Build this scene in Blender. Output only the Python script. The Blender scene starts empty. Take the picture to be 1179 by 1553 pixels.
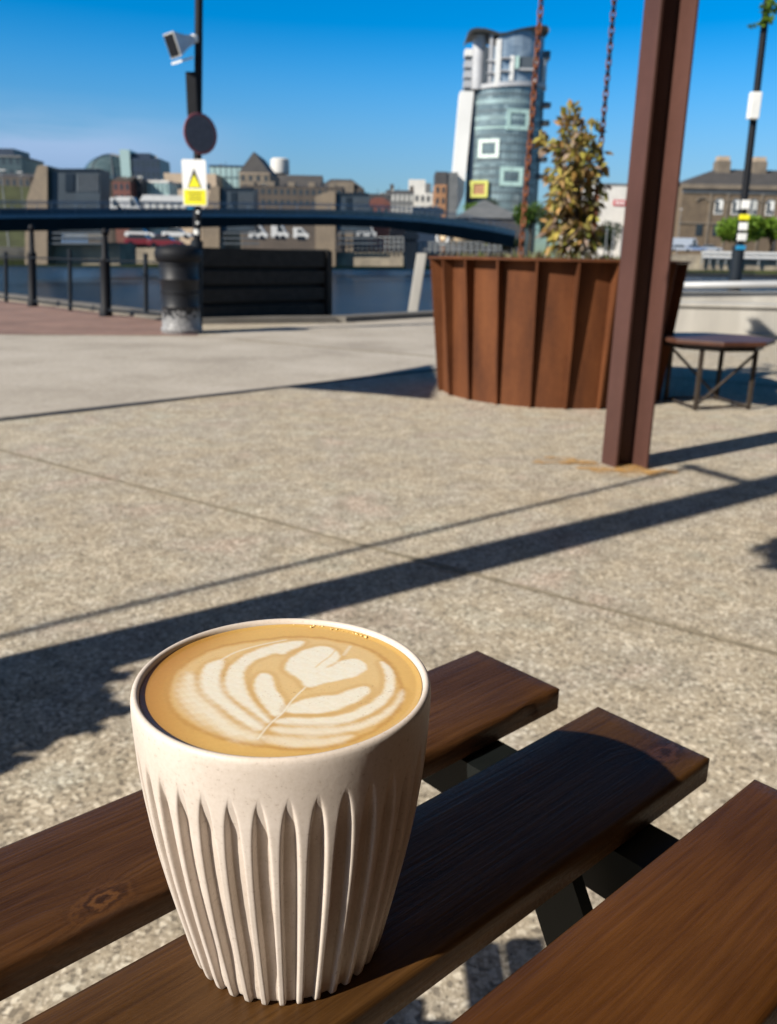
import bpy, bmesh, math, random
import numpy as np
from mathutils import Vector, Matrix
random.seed(7)
rng = np.random.default_rng(5)
C = bpy.context.scene.collection
R_ = math.radians
# ------------------------------------------------------------------ camera
W, H = 1179., 1553.
F, PITCH, ROLL, ZC = 1292., .2916, .0202, .96
fwd = Vector((0, math.cos(PITCH), -math.sin(PITCH)))
up0 = Vector((0, math.sin(PITCH), math.cos(PITCH)))
rt0 = Vector((1, 0, 0))
RT = rt0*math.cos(ROLL) + up0*math.sin(ROLL)
UP = -rt0*math.sin(ROLL) + up0*math.cos(ROLL)
def _ray(x, y): return fwd + RT*((x-W/2)/F) - UP*((y-H/2)/F)
def gnd(x, y, z=0.):
    d = _ray(x, y); t = (z-ZC)/d.z
    return Vector((d.x*t, d.y*t, z))
def at(x, y, Y):
    d = _ray(x, y); t = Y/d.y
    return Vector((d.x*t, Y, ZC+d.z*t))
cam = bpy.data.cameras.new('camera'); co = bpy.data.objects.new('camera', cam); C.objects.link(co)
m = Matrix((RT, UP, -fwd)).transposed().to_4x4(); m.translation = Vector((0, 0, ZC)); co.matrix_world = m
cam.sensor_fit = 'VERTICAL'; cam.sensor_height = 36.; cam.sensor_width = 27.3; cam.lens = F/H*36.
cam.clip_start = .01; cam.clip_end = 9000
cam.dof.use_dof = True; cam.dof.focus_distance = .262; cam.dof.aperture_fstop = FSTOP = 23.
bpy.context.scene.camera = co
# ------------------------------------------------------------------ light
AZ, EL = 233.5, 33.0
sd = Vector((math.sin(R_(AZ))*math.cos(R_(EL)), math.cos(R_(AZ))*math.cos(R_(EL)), math.sin(R_(EL))))
sl = bpy.data.lights.new('sun', 'SUN'); sl.energy = 5.0; sl.angle = R_(.53); sl.color = (1, .93, .82)
so = bpy.data.objects.new('sun', sl); C.objects.link(so); so.rotation_euler = (-sd).to_track_quat('-Z', 'Y').to_euler()
wd = bpy.data.worlds.new('World'); bpy.context.scene.world = wd; wd.use_nodes = True
wn = wd.node_tree; bg = wn.nodes['Background']
sky = wn.nodes.new('ShaderNodeTexSky'); sky.sky_type = 'NISHITA'; sky.sun_disc = False
sky.sun_elevation = R_(EL); sky.sun_rotation = R_(AZ); sky.altitude = 0; sky.air_density = 1.0; sky.dust_density = .3; sky.ozone_density = 2.2
hs = wn.nodes.new('ShaderNodeHueSaturation'); hs.inputs['Saturation'].default_value = 1.69; hs.inputs['Hue'].default_value = .507; hs.inputs['Value'].default_value = 1.13
wn.links.new(sky.outputs[0], hs.inputs['Color'])
# a low bank of thin mauve cloud over the far left of the city
tcw = wn.nodes.new('ShaderNodeTexCoord'); mp = wn.nodes.new('ShaderNodeMapping'); mp.inputs['Scale'].default_value = (2.2, 2.2, 15)
wn.links.new(tcw.outputs['Generated'], mp.inputs[0])
nz = wn.nodes.new('ShaderNodeTexNoise'); nz.inputs['Scale'].default_value = 1.6; nz.inputs['Detail'].default_value = 5; wn.links.new(mp.outputs[0], nz.inputs['Vector'])
sx = wn.nodes.new('ShaderNodeSeparateXYZ'); wn.links.new(tcw.outputs['Generated'], sx.inputs[0])
def wmath(op, a, b=None):
    n = wn.nodes.new('ShaderNodeMath'); n.operation = op
    for i, v in enumerate((a, b)):
        if v is None: continue
        if isinstance(v, (int, float)): n.inputs[i].default_value = v
        else: wn.links.new(v, n.inputs[i])
    return n.outputs[0]
def wramp(v, a, b):
    n = wn.nodes.new('ShaderNodeMapRange'); n.interpolation_type = 'SMOOTHSTEP'; wn.links.new(v, n.inputs[0])
    n.inputs[1].default_value = a; n.inputs[2].default_value = b; return n.outputs[0]
low = wramp(sx.outputs[2], .155, .095)
left = wramp(sx.outputs[0], -.10, -.34)
cl = wmath('MULTIPLY', wmath('MULTIPLY', low, left), wramp(nz.outputs[0], .28, .62))
cl = wmath('MULTIPLY', cl, .65)
mx = wn.nodes.new('ShaderNodeMix'); mx.data_type = 'RGBA'; wn.links.new(cl, mx.inputs[0]); wn.links.new(hs.outputs[0], mx.inputs[6]); mx.inputs[7].default_value = (5.6, 6.6, 8.6, 1)
# the sky deepens towards the zenith
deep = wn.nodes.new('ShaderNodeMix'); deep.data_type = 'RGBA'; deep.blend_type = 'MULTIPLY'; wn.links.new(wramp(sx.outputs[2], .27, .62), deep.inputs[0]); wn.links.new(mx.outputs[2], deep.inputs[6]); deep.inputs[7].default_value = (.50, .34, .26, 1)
hz_ = wn.nodes.new('ShaderNodeMix'); hz_.data_type = 'RGBA'; hz_.blend_type = 'MULTIPLY'; wn.links.new(wramp(sx.outputs[2], .20, .0), hz_.inputs[0]); wn.links.new(deep.outputs[2], hz_.inputs[6]); hz_.inputs[7].default_value = (.26, .37, .58, 1)
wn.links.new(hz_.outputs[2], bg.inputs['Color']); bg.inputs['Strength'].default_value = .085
vs = bpy.context.scene.view_settings; vs.view_transform = 'Standard'; vs.look = 'None'; vs.exposure = 0.55; vs.gamma = 1
# ------------------------------------------------------------------ materials
MATS = {}
def newmat(name):
    m = bpy.data.materials.new(name); m.use_nodes = True; nt = m.node_tree
    return m, nt, nt.nodes['Principled BSDF']
def N(nt, typ, **kw):
    n = nt.nodes.new('ShaderNode'+typ)
    for k, v in kw.items():
        if hasattr(n, k): setattr(n, k, v)
        else: n.inputs[k].default_value = v
    return n
def ramp(nt, fac, stops):
    r = nt.nodes.new('ShaderNodeValToRGB'); e = r.color_ramp.elements
    while len(e) < len(stops): e.new(.5)
    for el, (p, c) in zip(e, stops):
        el.position = p; el.color = tuple(c)+(1,) if len(c) == 3 else c
    nt.links.new(fac, r.inputs[0]); return r.outputs[0]
def mixc(nt, fac, a, b, mode='MIX'):
    n = nt.nodes.new('ShaderNodeMix'); n.data_type = 'RGBA'; n.blend_type = mode
    for i, v in ((0, fac), (6, a), (7, b)):
        if isinstance(v, (int, float)): n.inputs[i].default_value = v
        elif isinstance(v, tuple): n.inputs[i].default_value = v+(1,) if len(v) == 3 else v
        else: nt.links.new(v, n.inputs[i])
    return n.outputs[2]
def bump(nt, p, h, s=.3, d=.01):
    b = nt.nodes.new('ShaderNodeBump'); b.inputs['Strength'].default_value = s; b.inputs['Distance'].default_value = d
    nt.links.new(h, b.inputs['Height']); nt.links.new(b.outputs[0], p.inputs['Normal'])
def coords(nt, scale=(1, 1, 1), kind='Object', rot=(0, 0, 0)):
    t = nt.nodes.new('ShaderNodeTexCoord'); mpn = nt.nodes.new('ShaderNodeMapping')
    mpn.inputs['Scale'].default_value = scale; mpn.inputs['Rotation'].default_value = rot
    nt.links.new(t.outputs[kind], mpn.inputs[0]); return mpn.outputs[0]
def noise(nt, vec, scale, detail=4, rough=.55):
    n = nt.nodes.new('ShaderNodeTexNoise'); n.inputs['Scale'].default_value = scale; n.inputs['Detail'].default_value = detail; n.inputs['Roughness'].default_value = rough
    nt.links.new(vec, n.inputs['Vector']); return n.outputs[0]
def plain(name, col, rough=.6, metal=0., var=.18, scale=3., spec=.5):
    if name in ('frame_paint', 'black_iron', 'navy_iron', 'black_tube', 'bridge_steel'): spec = .2
    """a base colour with a soft irregular variation"""
    if name in MATS: return MATS[name]
    m, nt, p = newmat(name)
    n = noise(nt, coords(nt), scale, 5)
    a = tuple(c*(1-var) for c in col); b = tuple(min(1, c*(1+var)) for c in col)
    nt.links.new(ramp(nt, n, [(.3, a), (.7, b)]), p.inputs['Base Color'])
    p.inputs['Roughness'].default_value = rough; p.inputs['Metallic'].default_value = metal; p.inputs['Specular IOR Level'].default_value = spec
    MATS[name] = m; return m
def facade(name, col, dark, sx=1., sz=1., rough=.7):
    """far masonry: base colour with stains and courses"""
    m, nt, p = newmat(name)
    v = coords(nt, (1, 1, 1)); n = noise(nt, v, .35, 6); n2 = noise(nt, v, 2.5, 4)
    c = ramp(nt, n, [(.3, dark), (.65, col)])
    c = mixc(nt, .35, c, ramp(nt, n2, [(.35, dark), (.6, col)]))
    nt.links.new(c, p.inputs['Base Color']); p.inputs['Roughness'].default_value = rough
    MATS[name] = m; return m
def glassy(name, a, b, rough=.12, scale=.5):
    m, nt, p = newmat(name)
    n = noise(nt, coords(nt, (1, 1, 1.6)), scale, 3)
    nt.links.new(ramp(nt, n, [(.35, a), (.65, b)]), p.inputs['Base Color'])
    p.inputs['Roughness'].default_value = rough; p.inputs['Specular IOR Level'].default_value = .8
    MATS[name] = m; return m
# exposed aggregate concrete
def mk_aggregate():
    m, nt, p = newmat('aggregate_concrete')
    v = coords(nt)
    big = noise(nt, v, .55, 5, .6); mid = noise(nt, v, 9., 5, .6); fine = noise(nt, v, 120., 6, .7)
    vo = nt.nodes.new('ShaderNodeTexVoronoi'); vo.inputs['Scale'].default_value = 185.; vo.inputs['Randomness'].default_value = 1.; nt.links.new(v, vo.inputs['Vector'])
    vo2 = nt.nodes.new('ShaderNodeTexVoronoi'); vo2.inputs['Scale'].default_value = 120.; nt.links.new(v, vo2.inputs['Vector'])
    sep = nt.nodes.new('ShaderNodeSeparateColor'); nt.links.new(vo.outputs['Color'], sep.inputs[0])
    stone = ramp(nt, sep.outputs[0], [(0, (.09, .079, .066)), (.14, (.25, .22, .18)), (.42, (.38, .342, .284)), (.72, (.49, .445, .375)), (1, (.64, .59, .52))])
    matrixc = ramp(nt, fine, [(.35, (.25, .22, .178)), (.65, (.48, .43, .355))])
    edge = ramp(nt, vo.outputs['Distance'], [(.30, (0, 0, 0)), (.62, (1, 1, 1))])
    c = mixc(nt, edge, stone, matrixc)
    sep2 = nt.nodes.new('ShaderNodeSeparateColor'); nt.links.new(vo2.outputs['Color'], sep2.inputs[0])
    c = mixc(nt, ramp(nt, sep2.outputs[1], [(.80, (0, 0, 0)), (.86, (.7, .7, .7))]), c, (.12, .105, .088))
    c = mixc(nt, ramp(nt, sep2.outputs[2], [(.86, (0, 0, 0)), (.93, (.7, .7, .7))]), c, (.70, .66, .58))
    c = mixc(nt, 1., c, ramp(nt, mid, [(.3, (.80, .78, .74)), (.7, (1.14, 1.13, 1.12))]), 'MULTIPLY')
    c = mixc(nt, 1., c, ramp(nt, big, [(.28, (.98, .93, .87)), (.44, (1.08, 1.07, 1.06)), (.56, (1.09, 1.10, 1.11)), (.72, (1.22, 1.22, 1.23))]), 'MULTIPLY')
    pat = noise(nt, v, 2.6, 4, .6); c = mixc(nt, 1., c, ramp(nt, pat, [(.3, (1.06, .96, .93)), (.44, (.94, .94, .92)), (.56, (1.02, .98, .90)), (.7, (.98, 1.02, 1.0))]), 'MULTIPLY')
    nt.links.new(c, p.inputs['Base Color']); p.inputs['Roughness'].default_value = .92; p.inputs['Specular IOR Level'].default_value = .3
    bump(nt, p, fine, .5, .004); MATS['agg'] = m; return m
mk_aggregate()
def mk_wood(name, dark, mid, light, knots, rough=.40, kd=1.):
    m, nt, p = newmat(name)
    v = coords(nt)                                  # object space: x along the board
    # knots bend the grain
    warp = None; kmask = None
    sxy = nt.nodes.new('ShaderNodeSeparateXYZ'); nt.links.new(v, sxy.inputs[0])
    def mth(op, a, b=None):
        n = nt.nodes.new('ShaderNodeMath'); n.operation = op
        for i, q in enumerate((a, b)):
            if q is None: continue
            if isinstance(q, (int, float)): n.inputs[i].default_value = q
            else: nt.links.new(q, n.inputs[i])
        return n.outputs[0]
    yy = sxy.outputs[1]; km = 0.; rings = 0.; wob = noise(nt, v, 75., 4, .65)
    for kx, ky, kr in knots:
        dx = mth('DIVIDE', mth('SUBTRACT', sxy.outputs[0], kx), kr*1.7); dy = mth('DIVIDE', mth('SUBTRACT', sxy.outputs[1], ky), kr)
        d2 = mth('MULTIPLY', mth('ADD', mth('MULTIPLY', dx, dx), mth('MULTIPLY', dy, dy)), mth('ADD', mth('MULTIPLY', wob, 1.8), .15))
        g = mth('POWER', 2.718, mth('MULTIPLY', d2, -1.0))
        yy = mth('ADD', yy, mth('MULTIPLY', mth('MULTIPLY', g, dy), kr*.9))
        km = mth('ADD', km, mth('POWER', 2.718, mth('MULTIPLY', d2, -1.6)))
        rings = mth('ADD', rings, mth('MULTIPLY', g, mth('SINE', mth('ADD', mth('MULTIPLY', mth('SQRT', d2), 17.), mth('MULTIPLY', wob, 16.)))))
    cb = nt.nodes.new('ShaderNodeCombineXYZ'); nt.links.new(mth('MULTIPLY', sxy.outputs[0], 5.), cb.inputs[0]); nt.links.new(mth('MULTIPLY', yy, 95.), cb.inputs[1]); nt.links.new(mth('MULTIPLY', sxy.outputs[2], 95.), cb.inputs[2])
    g1 = noise(nt, cb.outputs[0], 1.1, 6, .62)
    cb2 = nt.nodes.new('ShaderNodeCombineXYZ'); nt.links.new(mth('MULTIPLY', sxy.outputs[0], 26.), cb2.inputs[0]); nt.links.new(mth('MULTIPLY', yy, 560.), cb2.inputs[1]); nt.links.new(mth('MULTIPLY', sxy.outputs[2], 400.), cb2.inputs[2])
    g2 = noise(nt, cb2.outputs[0], 1., 3, .6)
    big = noise(nt, v, 9., 3)
    c = ramp(nt, g1, [(.22, dark), (.5, mid), (.82, light)])
    c = mixc(nt, .30, c, ramp(nt, g2, [(.36, tuple(q*.45 for q in dark)), (.62, light)]))
    c = mixc(nt, 1., c, ramp(nt, big, [(.3, (.72, .70, .68)), (.7, (1.2, 1.2, 1.2))]), 'MULTIPLY')
    if knots:
        r1 = mth('ADD', mth('MULTIPLY', rings, .5), .5)
        kc = ramp(nt, r1, [(.1, (.022*kd, .010*kd, .006)), (.5, (.050*kd, .021*kd, .009)), (.9, (.105*kd, .045*kd, .015))])
        c = mixc(nt, mth('MINIMUM', mth('MULTIPLY', km, 1.), .85), c, kc)
    nt.links.new(c, p.inputs['Base Color'])
    spk = noise(nt, v, 700., 2)
    nt.links.new(ramp(nt, spk, [(.3, (rough*.8,)*3), (.7, (rough*1.35,)*3)]), p.inputs['Roughness'])
    p.inputs['Specular IOR Level'].default_value = .22
    bump(nt, p, g2, .3, .0012); MATS[name] = m; return m
def mk_corten(name, a, b, c3, rough=.75, streak=6.):
    m, nt, p = newmat(name)
    v = coords(nt, (1, 1, .22)); n = noise(nt, v, streak, 6, .6); v2 = coords(nt); n2 = noise(nt, v2, 28., 6, .7); n3 = noise(nt, v2, 1.3, 3)
    c = ramp(nt, n, [(.3, a), (.5, b), (.72, c3)])
    c = mixc(nt, .18, c, ramp(nt, n2, [(.35, a), (.65, c3)]))
    c = mixc(nt, 1., c, ramp(nt, n3, [(.3, (.82, .8, .78)), (.7, (1.15, 1.15, 1.15))]), 'MULTIPLY')
    nt.links.new(c, p.inputs['Base Color']); p.inputs['Roughness'].default_value = rough; p.inputs['Specular IOR Level'].default_value = .25
    bump(nt, p, n2, .25, .002); MATS[name] = m; return m
mk_corten('corten', (.055, .018, .007), (.105, .034, .011), (.155, .054, .018))
mk_corten('red_steel', (.062, .030, .024), (.082, .038, .030), (.105, .050, .040), .5, 3.)
mk_corten('chain_rust', (.08, .028, .015), (.17, .058, .028), (.28, .115, .06), .8, 30.)
def mk_cup():
    m, nt, p = newmat('husk_ceramic')
    v = coords(nt); n = noise(nt, v, 900., 3, .6); n2 = noise(nt, v, 60., 4)
    c = ramp(nt, n, [(.30, (.46, .39, .335)), (.36, (.58, .51, .445)), (.7, (.625, .555, .495))])
    c = mixc(nt, 1., c, ramp(nt, n2, [(.3, (.93, .92, .90)), (.7, (1.04, 1.04, 1.04))]), 'MULTIPLY')
    nt.links.new(c, p.inputs['Base Color']); p.inputs['Roughness'].default_value = .48; p.inputs['Specular IOR Level'].default_value = .4
    p.inputs['Subsurface Weight'].default_value = .0
    bump(nt, p, n, .08, .0004); MATS['cup'] = m
mk_cup()
def mk_coffee():
    m, nt, p = newmat('latte_surface')
    vc = nt.nodes.new('ShaderNodeVertexColor'); vc.layer_name = 'art'
    v = coords(nt); n = noise(nt, v, 900., 2, .5)
    vo = nt.nodes.new('ShaderNodeTexVoronoi'); vo.inputs['Scale'].default_value = 800.; nt.links.new(v, vo.inputs['Vector'])
    nb = noise(nt, v, 55., 3)
    spots = mixc(nt, 1., ramp(nt, vo.outputs['Distance'], [(.05, (1, 1, 1)), (.22, (0, 0, 0))]), ramp(nt, nb, [(.50, (0, 0, 0)), (.64, (.8, .8, .8))]), 'MULTIPLY')
    c = mixc(nt, 1., vc.outputs[0], ramp(nt, n, [(.3, (.97, .96, .94)), (.7, (1.02, 1.02, 1.02))]), 'MULTIPLY')
    c = mixc(nt, spots, c, (.30, .13, .035))
    nt.links.new(c, p.inputs['Base Color']); p.inputs['Roughness'].default_value = .3; p.inputs['Specular IOR Level'].default_value = .45
    p.inputs['Subsurface Weight'].default_value = .15; p.inputs['Subsurface Radius'].default_value = (.003, .0015, .0006); p.inputs['Subsurface Scale'].default_value = 1.
    bump(nt, p, n, .02, .0003); MATS['coffee'] = m
mk_coffee()
def mk_water():
    m, nt, p = newmat('river_water')
    v = coords(nt, (1, .5, 1)); n = noise(nt, v, 1.3, 7, .7); n2 = noise(nt, v, .06, 3)
    nt.links.new(ramp(nt, n2, [(.35, (.012, .036, .075)), (.65, (.022, .058, .115))]), p.inputs['Base Color'])
    p.inputs['Roughness'].default_value = .22; p.inputs['IOR'].default_value = 1.33; p.inputs['Specular IOR Level'].default_value = .22
    bump(nt, p, n, 1., 2.2); MATS['water'] = m
mk_water()
def mk_paving():
    m, nt, p = newmat('brick_paving')
    v = coords(nt, (1, 1, 1)); b = nt.nodes.new('ShaderNodeTexBrick'); nt.links.new(v, b.inputs['Vector'])
    b.inputs['Color1'].default_value = (.20, .11, .085, 1); b.inputs['Color2'].default_value = (.25, .15, .115, 1); b.inputs['Mortar'].default_value = (.22, .16, .13, 1); b.inputs['Scale'].default_value = 4.
    n = noise(nt, v, 1.5, 4)
    nt.links.new(mixc(nt, 1., b.outputs[0], ramp(nt, n, [(.3, (.8, .8, .8)), (.7, (1.2, 1.2, 1.2))]), 'MULTIPLY'), p.inputs['Base Color']); p.inputs['Roughness'].default_value = .9; MATS['paving'] = m
mk_paving()
def mk_leaf(name, cols):
    m, nt, p = newmat(name)
    g = nt.nodes.new('ShaderNodeNewGeometry')
    st = [(i/(len(cols)-1), c) for i, c in enumerate(cols)]
    nt.links.new(ramp(nt, g.outputs['Random Per Island'], st), p.inputs['Base Color'])
    p.inputs['Roughness'].default_value = .55; p.inputs['Specular IOR Level'].default_value = .3
    tr = nt.nodes.new('ShaderNodeBsdfTranslucent'); mxs = nt.nodes.new('ShaderNodeMixShader'); mxs.inputs[0].default_value = .25
    nt.links.new(ramp(nt, g.outputs['Random Per Island'], st), tr.inputs[0])
    out = nt.nodes['Material Output']; nt.links.new(p.outputs[0], mxs.inputs[1]); nt.links.new(tr.outputs[0], mxs.inputs[2]); nt.links.new(mxs.outputs[0], out.inputs[0])
    MATS[name] = m; return m
mk_leaf('dry_leaf', [(.40, .20, .06), (.11, .13, .025), (.26, .24, .04), (.50, .40, .09), (.10, .06, .04), (.38, .28, .22), (.06, .08, .02), (.60, .34, .14), (.30, .28, .06), (.16, .09, .05)])
mk_leaf('green_leaf', [(.035, .075, .012), (.06, .12, .015), (.09, .16, .02), (.05, .09, .015)])
mk_leaf('lime_leaf', [(.09, .17, .015), (.13, .23, .02), (.17, .28, .03), (.11, .19, .02)])
mk_leaf('dark_leaf', [(.02, .035, .015), (.035, .055, .02), (.05, .075, .025), (.03, .045, .02)])
mk_leaf('ground_leaf', [(.07, .10, .03), (.16, .13, .06), (.10, .07, .05), (.13, .16, .05)])
# ------------------------------------------------------------------ mesh builder
class MB:
    def __init__(s): s.v = []; s.f = []; s.m = []; s.mats = []
    def mi(s, mat):
        if mat not in s.mats: s.mats.append(mat)
        return s.mats.index(mat)
    def poly(s, pts, mat=None):
        i = len(s.v); s.v += [tuple(p) for p in pts]; s.f.append(tuple(range(i, i+len(pts)))); s.m.append(s.mi(mat))
        return s
    def grid(s, rows, mat=None, closed=False, cap0=False, cap1=False):
        i = len(s.v); n = len(rows[0])
        for r in rows: s.v += [tuple(p) for p in r]
        k = s.mi(mat)
        for a in range(len(rows)-1):
            for b in range(n if closed else n-1):
                b2 = (b+1) % n
                s.f.append((i+a*n+b, i+a*n+b2, i+(a+1)*n+b2, i+(a+1)*n+b)); s.m.append(k)
        if cap0: s.f.append(tuple(i+b for b in range(n-1, -1, -1))); s.m.append(k)
        if cap1: s.f.append(tuple(i+(len(rows)-1)*n+b for b in range(n))); s.m.append(k)
        return s
    def box(s, x0, x1, y0, y1, z0, z1, mat=None, M=None):
        p = [Vector(q) for q in ((x0, y0, z0), (x1, y0, z0), (x1, y1, z0), (x0, y1, z0), (x0, y0, z1), (x1, y0, z1), (x1, y1, z1), (x0, y1, z1))]
        if M: p = [M @ q for q in p]
        i = len(s.v); s.v += [tuple(q) for q in p]; k = s.mi(mat)
        for f in ((0, 3, 2, 1), (4, 5, 6, 7), (0, 1, 5, 4), (1, 2, 6, 5), (2, 3, 7, 6), (3, 0, 4, 7)):
            s.f.append(tuple(i+q for q in f)); s.m.append(k)
        return s
    def prism(s, pts, off, mat=None):
        """pts: closed polygon of Vectors, extruded by the vector off"""
        a = [Vector(p) for p in pts]; b = [p+Vector(off) for p in a]
        return s.grid([a, b], mat, True, True, True)
    def tube(s, pts, r, mat=None, n=10, cap=True):
        pts = [Vector(p) for p in pts]; rs = r if isinstance(r, (list, tuple)) else [r]*len(pts); rows = []
        for i, p in enumerate(pts):
            d = (pts[min(i+1, len(pts)-1)]-pts[max(i-1, 0)]).normalized()
            a = d.orthogonal() if i == 0 else (pa - d*pa.dot(d)); a.normalize(); pa = a; b = d.cross(a)
            rows.append([p+(a*math.cos(t)+b*math.sin(t))*rs[i] for t in [2*math.pi*j/n for j in range(n)]])
        return s.grid(rows, mat, True, cap, cap)
    def lathe(s, prof, c=(0, 0), mat=None, n=48, cap0=False, cap1=False):
        return s.grid([[(c[0]+r*math.cos(2*math.pi*j/n), c[1]+r*math.sin(2*math.pi*j/n), z) for j in range(n)] for r, z in prof], mat, True, cap0, cap1)
    def build(s, name, mat=None, parent=None, smooth=False, bevel=0, bseg=2, loc=None, ang=None):
        me = bpy.data.meshes.new(name); me.from_pydata(s.v, [], s.f)
        mats = [mat if q is None else q for q in (s.mats or [None])]
        for q in mats: me.materials.append(MATS[q] if isinstance(q, str) else q)
        me.polygons.foreach_set('material_index', s.m)
        bm = bmesh.new(); bm.from_mesh(me); bmesh.ops.recalc_face_normals(bm, faces=bm.faces) if len(s.f) < 60000 else None
        if bevel: bmesh.ops.bevel(bm, geom=bm.edges[:], offset=bevel, segments=bseg, affect='EDGES', profile=.6, clamp_overlap=True)
        bm.to_mesh(me); bm.free()
        if smooth: me.polygons.foreach_set('use_smooth', [True]*len(me.polygons))
        if ang is not None: me.set_sharp_from_angle(angle=R_(ang))
        o = bpy.data.objects.new(name, me); C.objects.link(o)
        if parent is not None: o.parent = parent
        if loc is not None: o.location = loc
        return o
def tag(o, label=None, cat=None, group=None, kind=None):
    for k, v in (('label', label), ('category', cat), ('group', group), ('kind', kind)):
        if v: o[k] = v
    return o
def empty(name, label, cat, loc=(0, 0, 0), rz=0, group=None):
    o = bpy.data.objects.new(name, None); C.objects.link(o); o.location = loc; o.rotation_euler = (0, 0, rz); o.empty_display_size = .1
    return tag(o, label, cat, group)
def leaves(mb, cen, rad, n, size, droop=.2, mat=None, aspect=2.2, shell=.0, elong=None):
    """n separate leaf faces spread through an ellipsoid"""
    for _ in range(n):
        d = rng.normal(size=3); d /= np.linalg.norm(d); r = (shell+(1-shell)*rng.random())**(1/2.2) if shell else rng.random()**(1/2.4)
        p = Vector((cen[0]+d[0]*r*rad[0], cen[1]+d[1]*r*rad[1], cen[2]+d[2]*r*rad[2]))
        s = size*(.6+.8*rng.random()); a = rng.random()*6.283
        dr = Vector((math.cos(a), math.sin(a), -droop*3*rng.random()+.35*(rng.random()-.3))).normalized()
        sd_ = dr.cross(Vector((rng.normal(), rng.normal(), rng.normal()))).normalized()*s/aspect
        mb.poly([p, p+dr*s*.45+sd_, p+dr*s, p+dr*s*.5-sd_], mat)
# ================================================================== FOREGROUND: table, cup, latte
HT = .2088; T = ZC-HT; A = .7332; EV = .3282
mk_wood('wood_a', (.032, .0125, .0048), (.064, .0265, .0095), (.105, .047, .0155), [(.508, .0500, .0085)])
mk_wood('wood_b', (.036, .0150, .0046), (.068, .0305, .0088), (.105, .050, .0140), [(.737, .0440, .0125)], kd=.42)
mk_wood('wood_c', (.052, .0175, .0036), (.078, .028, .0058), (.105, .041, .009), [])
plain('frame_paint', (.008, .010, .010), .45, 0, .2, 30)
table = empty('slatted_table', 'dark brown wooden slatted cafe table holding the ribbed latte cup', 'table', (0, 0, T-.75))
e_u = Vector((math.cos(A), math.sin(A), 0)); e_v = Vector((math.sin(A), -math.cos(A), 0))
def TP(u, v, d=0.): return e_u*u+e_v*v+Vector((0, 0, .75-d))        # table space; d = depth below the top face
UL = -.42
def slat(v0, v1, mat, lab, ev=EV, rough_edge=False):
    L, w, t = ev-UL, v1-v0, .0135
    bm = bmesh.new(); nx = 90; rows = []
    b = .0022
    prof = [(0, -t+b), (0, -b), (b*.3, -b*.3), (b, 0), (w*.25, 0), (w*.5, 0), (w*.75, 0), (w-b, 0), (w-b*.3, -b*.3), (w, -b), (w, -t+b), (w-b, -t), (b, -t)]
    xs = [0, b*.3, b]+[b+(L-2*b)*i/nx for i in range(1, nx)]+[L-b, L-b*.3, L]
    for i, x in enumerate(xs):
        ins = b if i in (0, len(xs)-1) else (b*.3 if i in (1, len(xs)-2) else 0)
        row = []
        for (y, z) in prof:
            yy = min(max(y, ins), w-ins); zz = min(max(z, -t+ins), -ins) if ins else z
            if rough_edge and y >= w-b and z > -b*1.5:        # worn, splintered front arris
                yy -= .0012*max(0, math.sin(x*71)+math.sin(x*173+1)*.6+rng.normal()*.25)
                zz -= .0006*max(0, math.sin(x*97))
            row.append(bm.verts.new((x, yy, zz)))
        rows.append(row)
    n = len(prof)
    for a in range(len(rows)-1):
        for c in range(n): bm.faces.new((rows[a][c], rows[a][(c+1) % n], rows[a+1][(c+1) % n], rows[a+1][c]))
    bm.faces.new(rows[0][::-1]); bm.faces.new(rows[-1])
    bmesh.ops.recalc_face_normals(bm, faces=bm.faces)
    me = bpy.data.meshes.new('slat'); bm.to_mesh(me); bm.free(); me.materials.append(MATS[mat])
    me.polygons.foreach_set('use_smooth', [True]*len(me.polygons)); me.set_sharp_from_angle(angle=R_(50))
    o = bpy.data.objects.new('slat', me); C.objects.link(o); o.parent = table
    # x = along the board, y = towards the camera side
    M = Matrix((e_u, e_v, Vector((0, 0, 1)))).transposed().to_4x4()
    M = Matrix(((e_u.x, e_v.x, 0, 0), (e_u.y, e_v.y, 0, 0), (0, 0, 1, 0), (0, 0, 0, 1)))
    M.translation = TP(UL, v0); o.matrix_local = M
    if lab: o['label'] = lab
    return o
slat(-.2882, -.2300, 'wood_a', 'dark slat with a splintered knot on its edge', rough_edge=True)
slat(-.2079, -.1479, 'wood_b', 'slat the cup stands on, knot at its end')
slat(-.1288, -.0700, 'wood_c', 'warm orange brown slat nearest the corner')
for k in range(4): slat(-.0495+.0795*k, .0093+.0795*k, ('wood_a', 'wood_b', 'wood_c', 'wood_a')[k], None)
for u in (.258, -.35):
    mb = MB()
    for (d0, d1, w0, w1) in ((.0140, .017, 0, .026), (.017, .038, 0, .003)):
        mb.prism([TP(u+w0, -.275, d0), TP(u+w1, -.275, d0), TP(u+w1, -.275, d1), TP(u+w0, -.275, d1)], e_v*.535)
    mb.build('crossbar', 'frame_paint', table)
for u in (.232, -.318):
    for va, vb, du in ((-.165, .235, 0), (.205, -.255, .010)):
        mb = MB(); a = TP(u+du, va, .0140); b_ = TP(u+du, vb, .748); dirv = (b_-a).normalized(); sdv = dirv.cross(e_u).normalized()*.0125
        mb.prism([a-sdv, a+sdv, a+sdv+e_u*.006, a-sdv+e_u*.006], b_-a)
        mb.build('leg', 'frame_paint', table)
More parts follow.
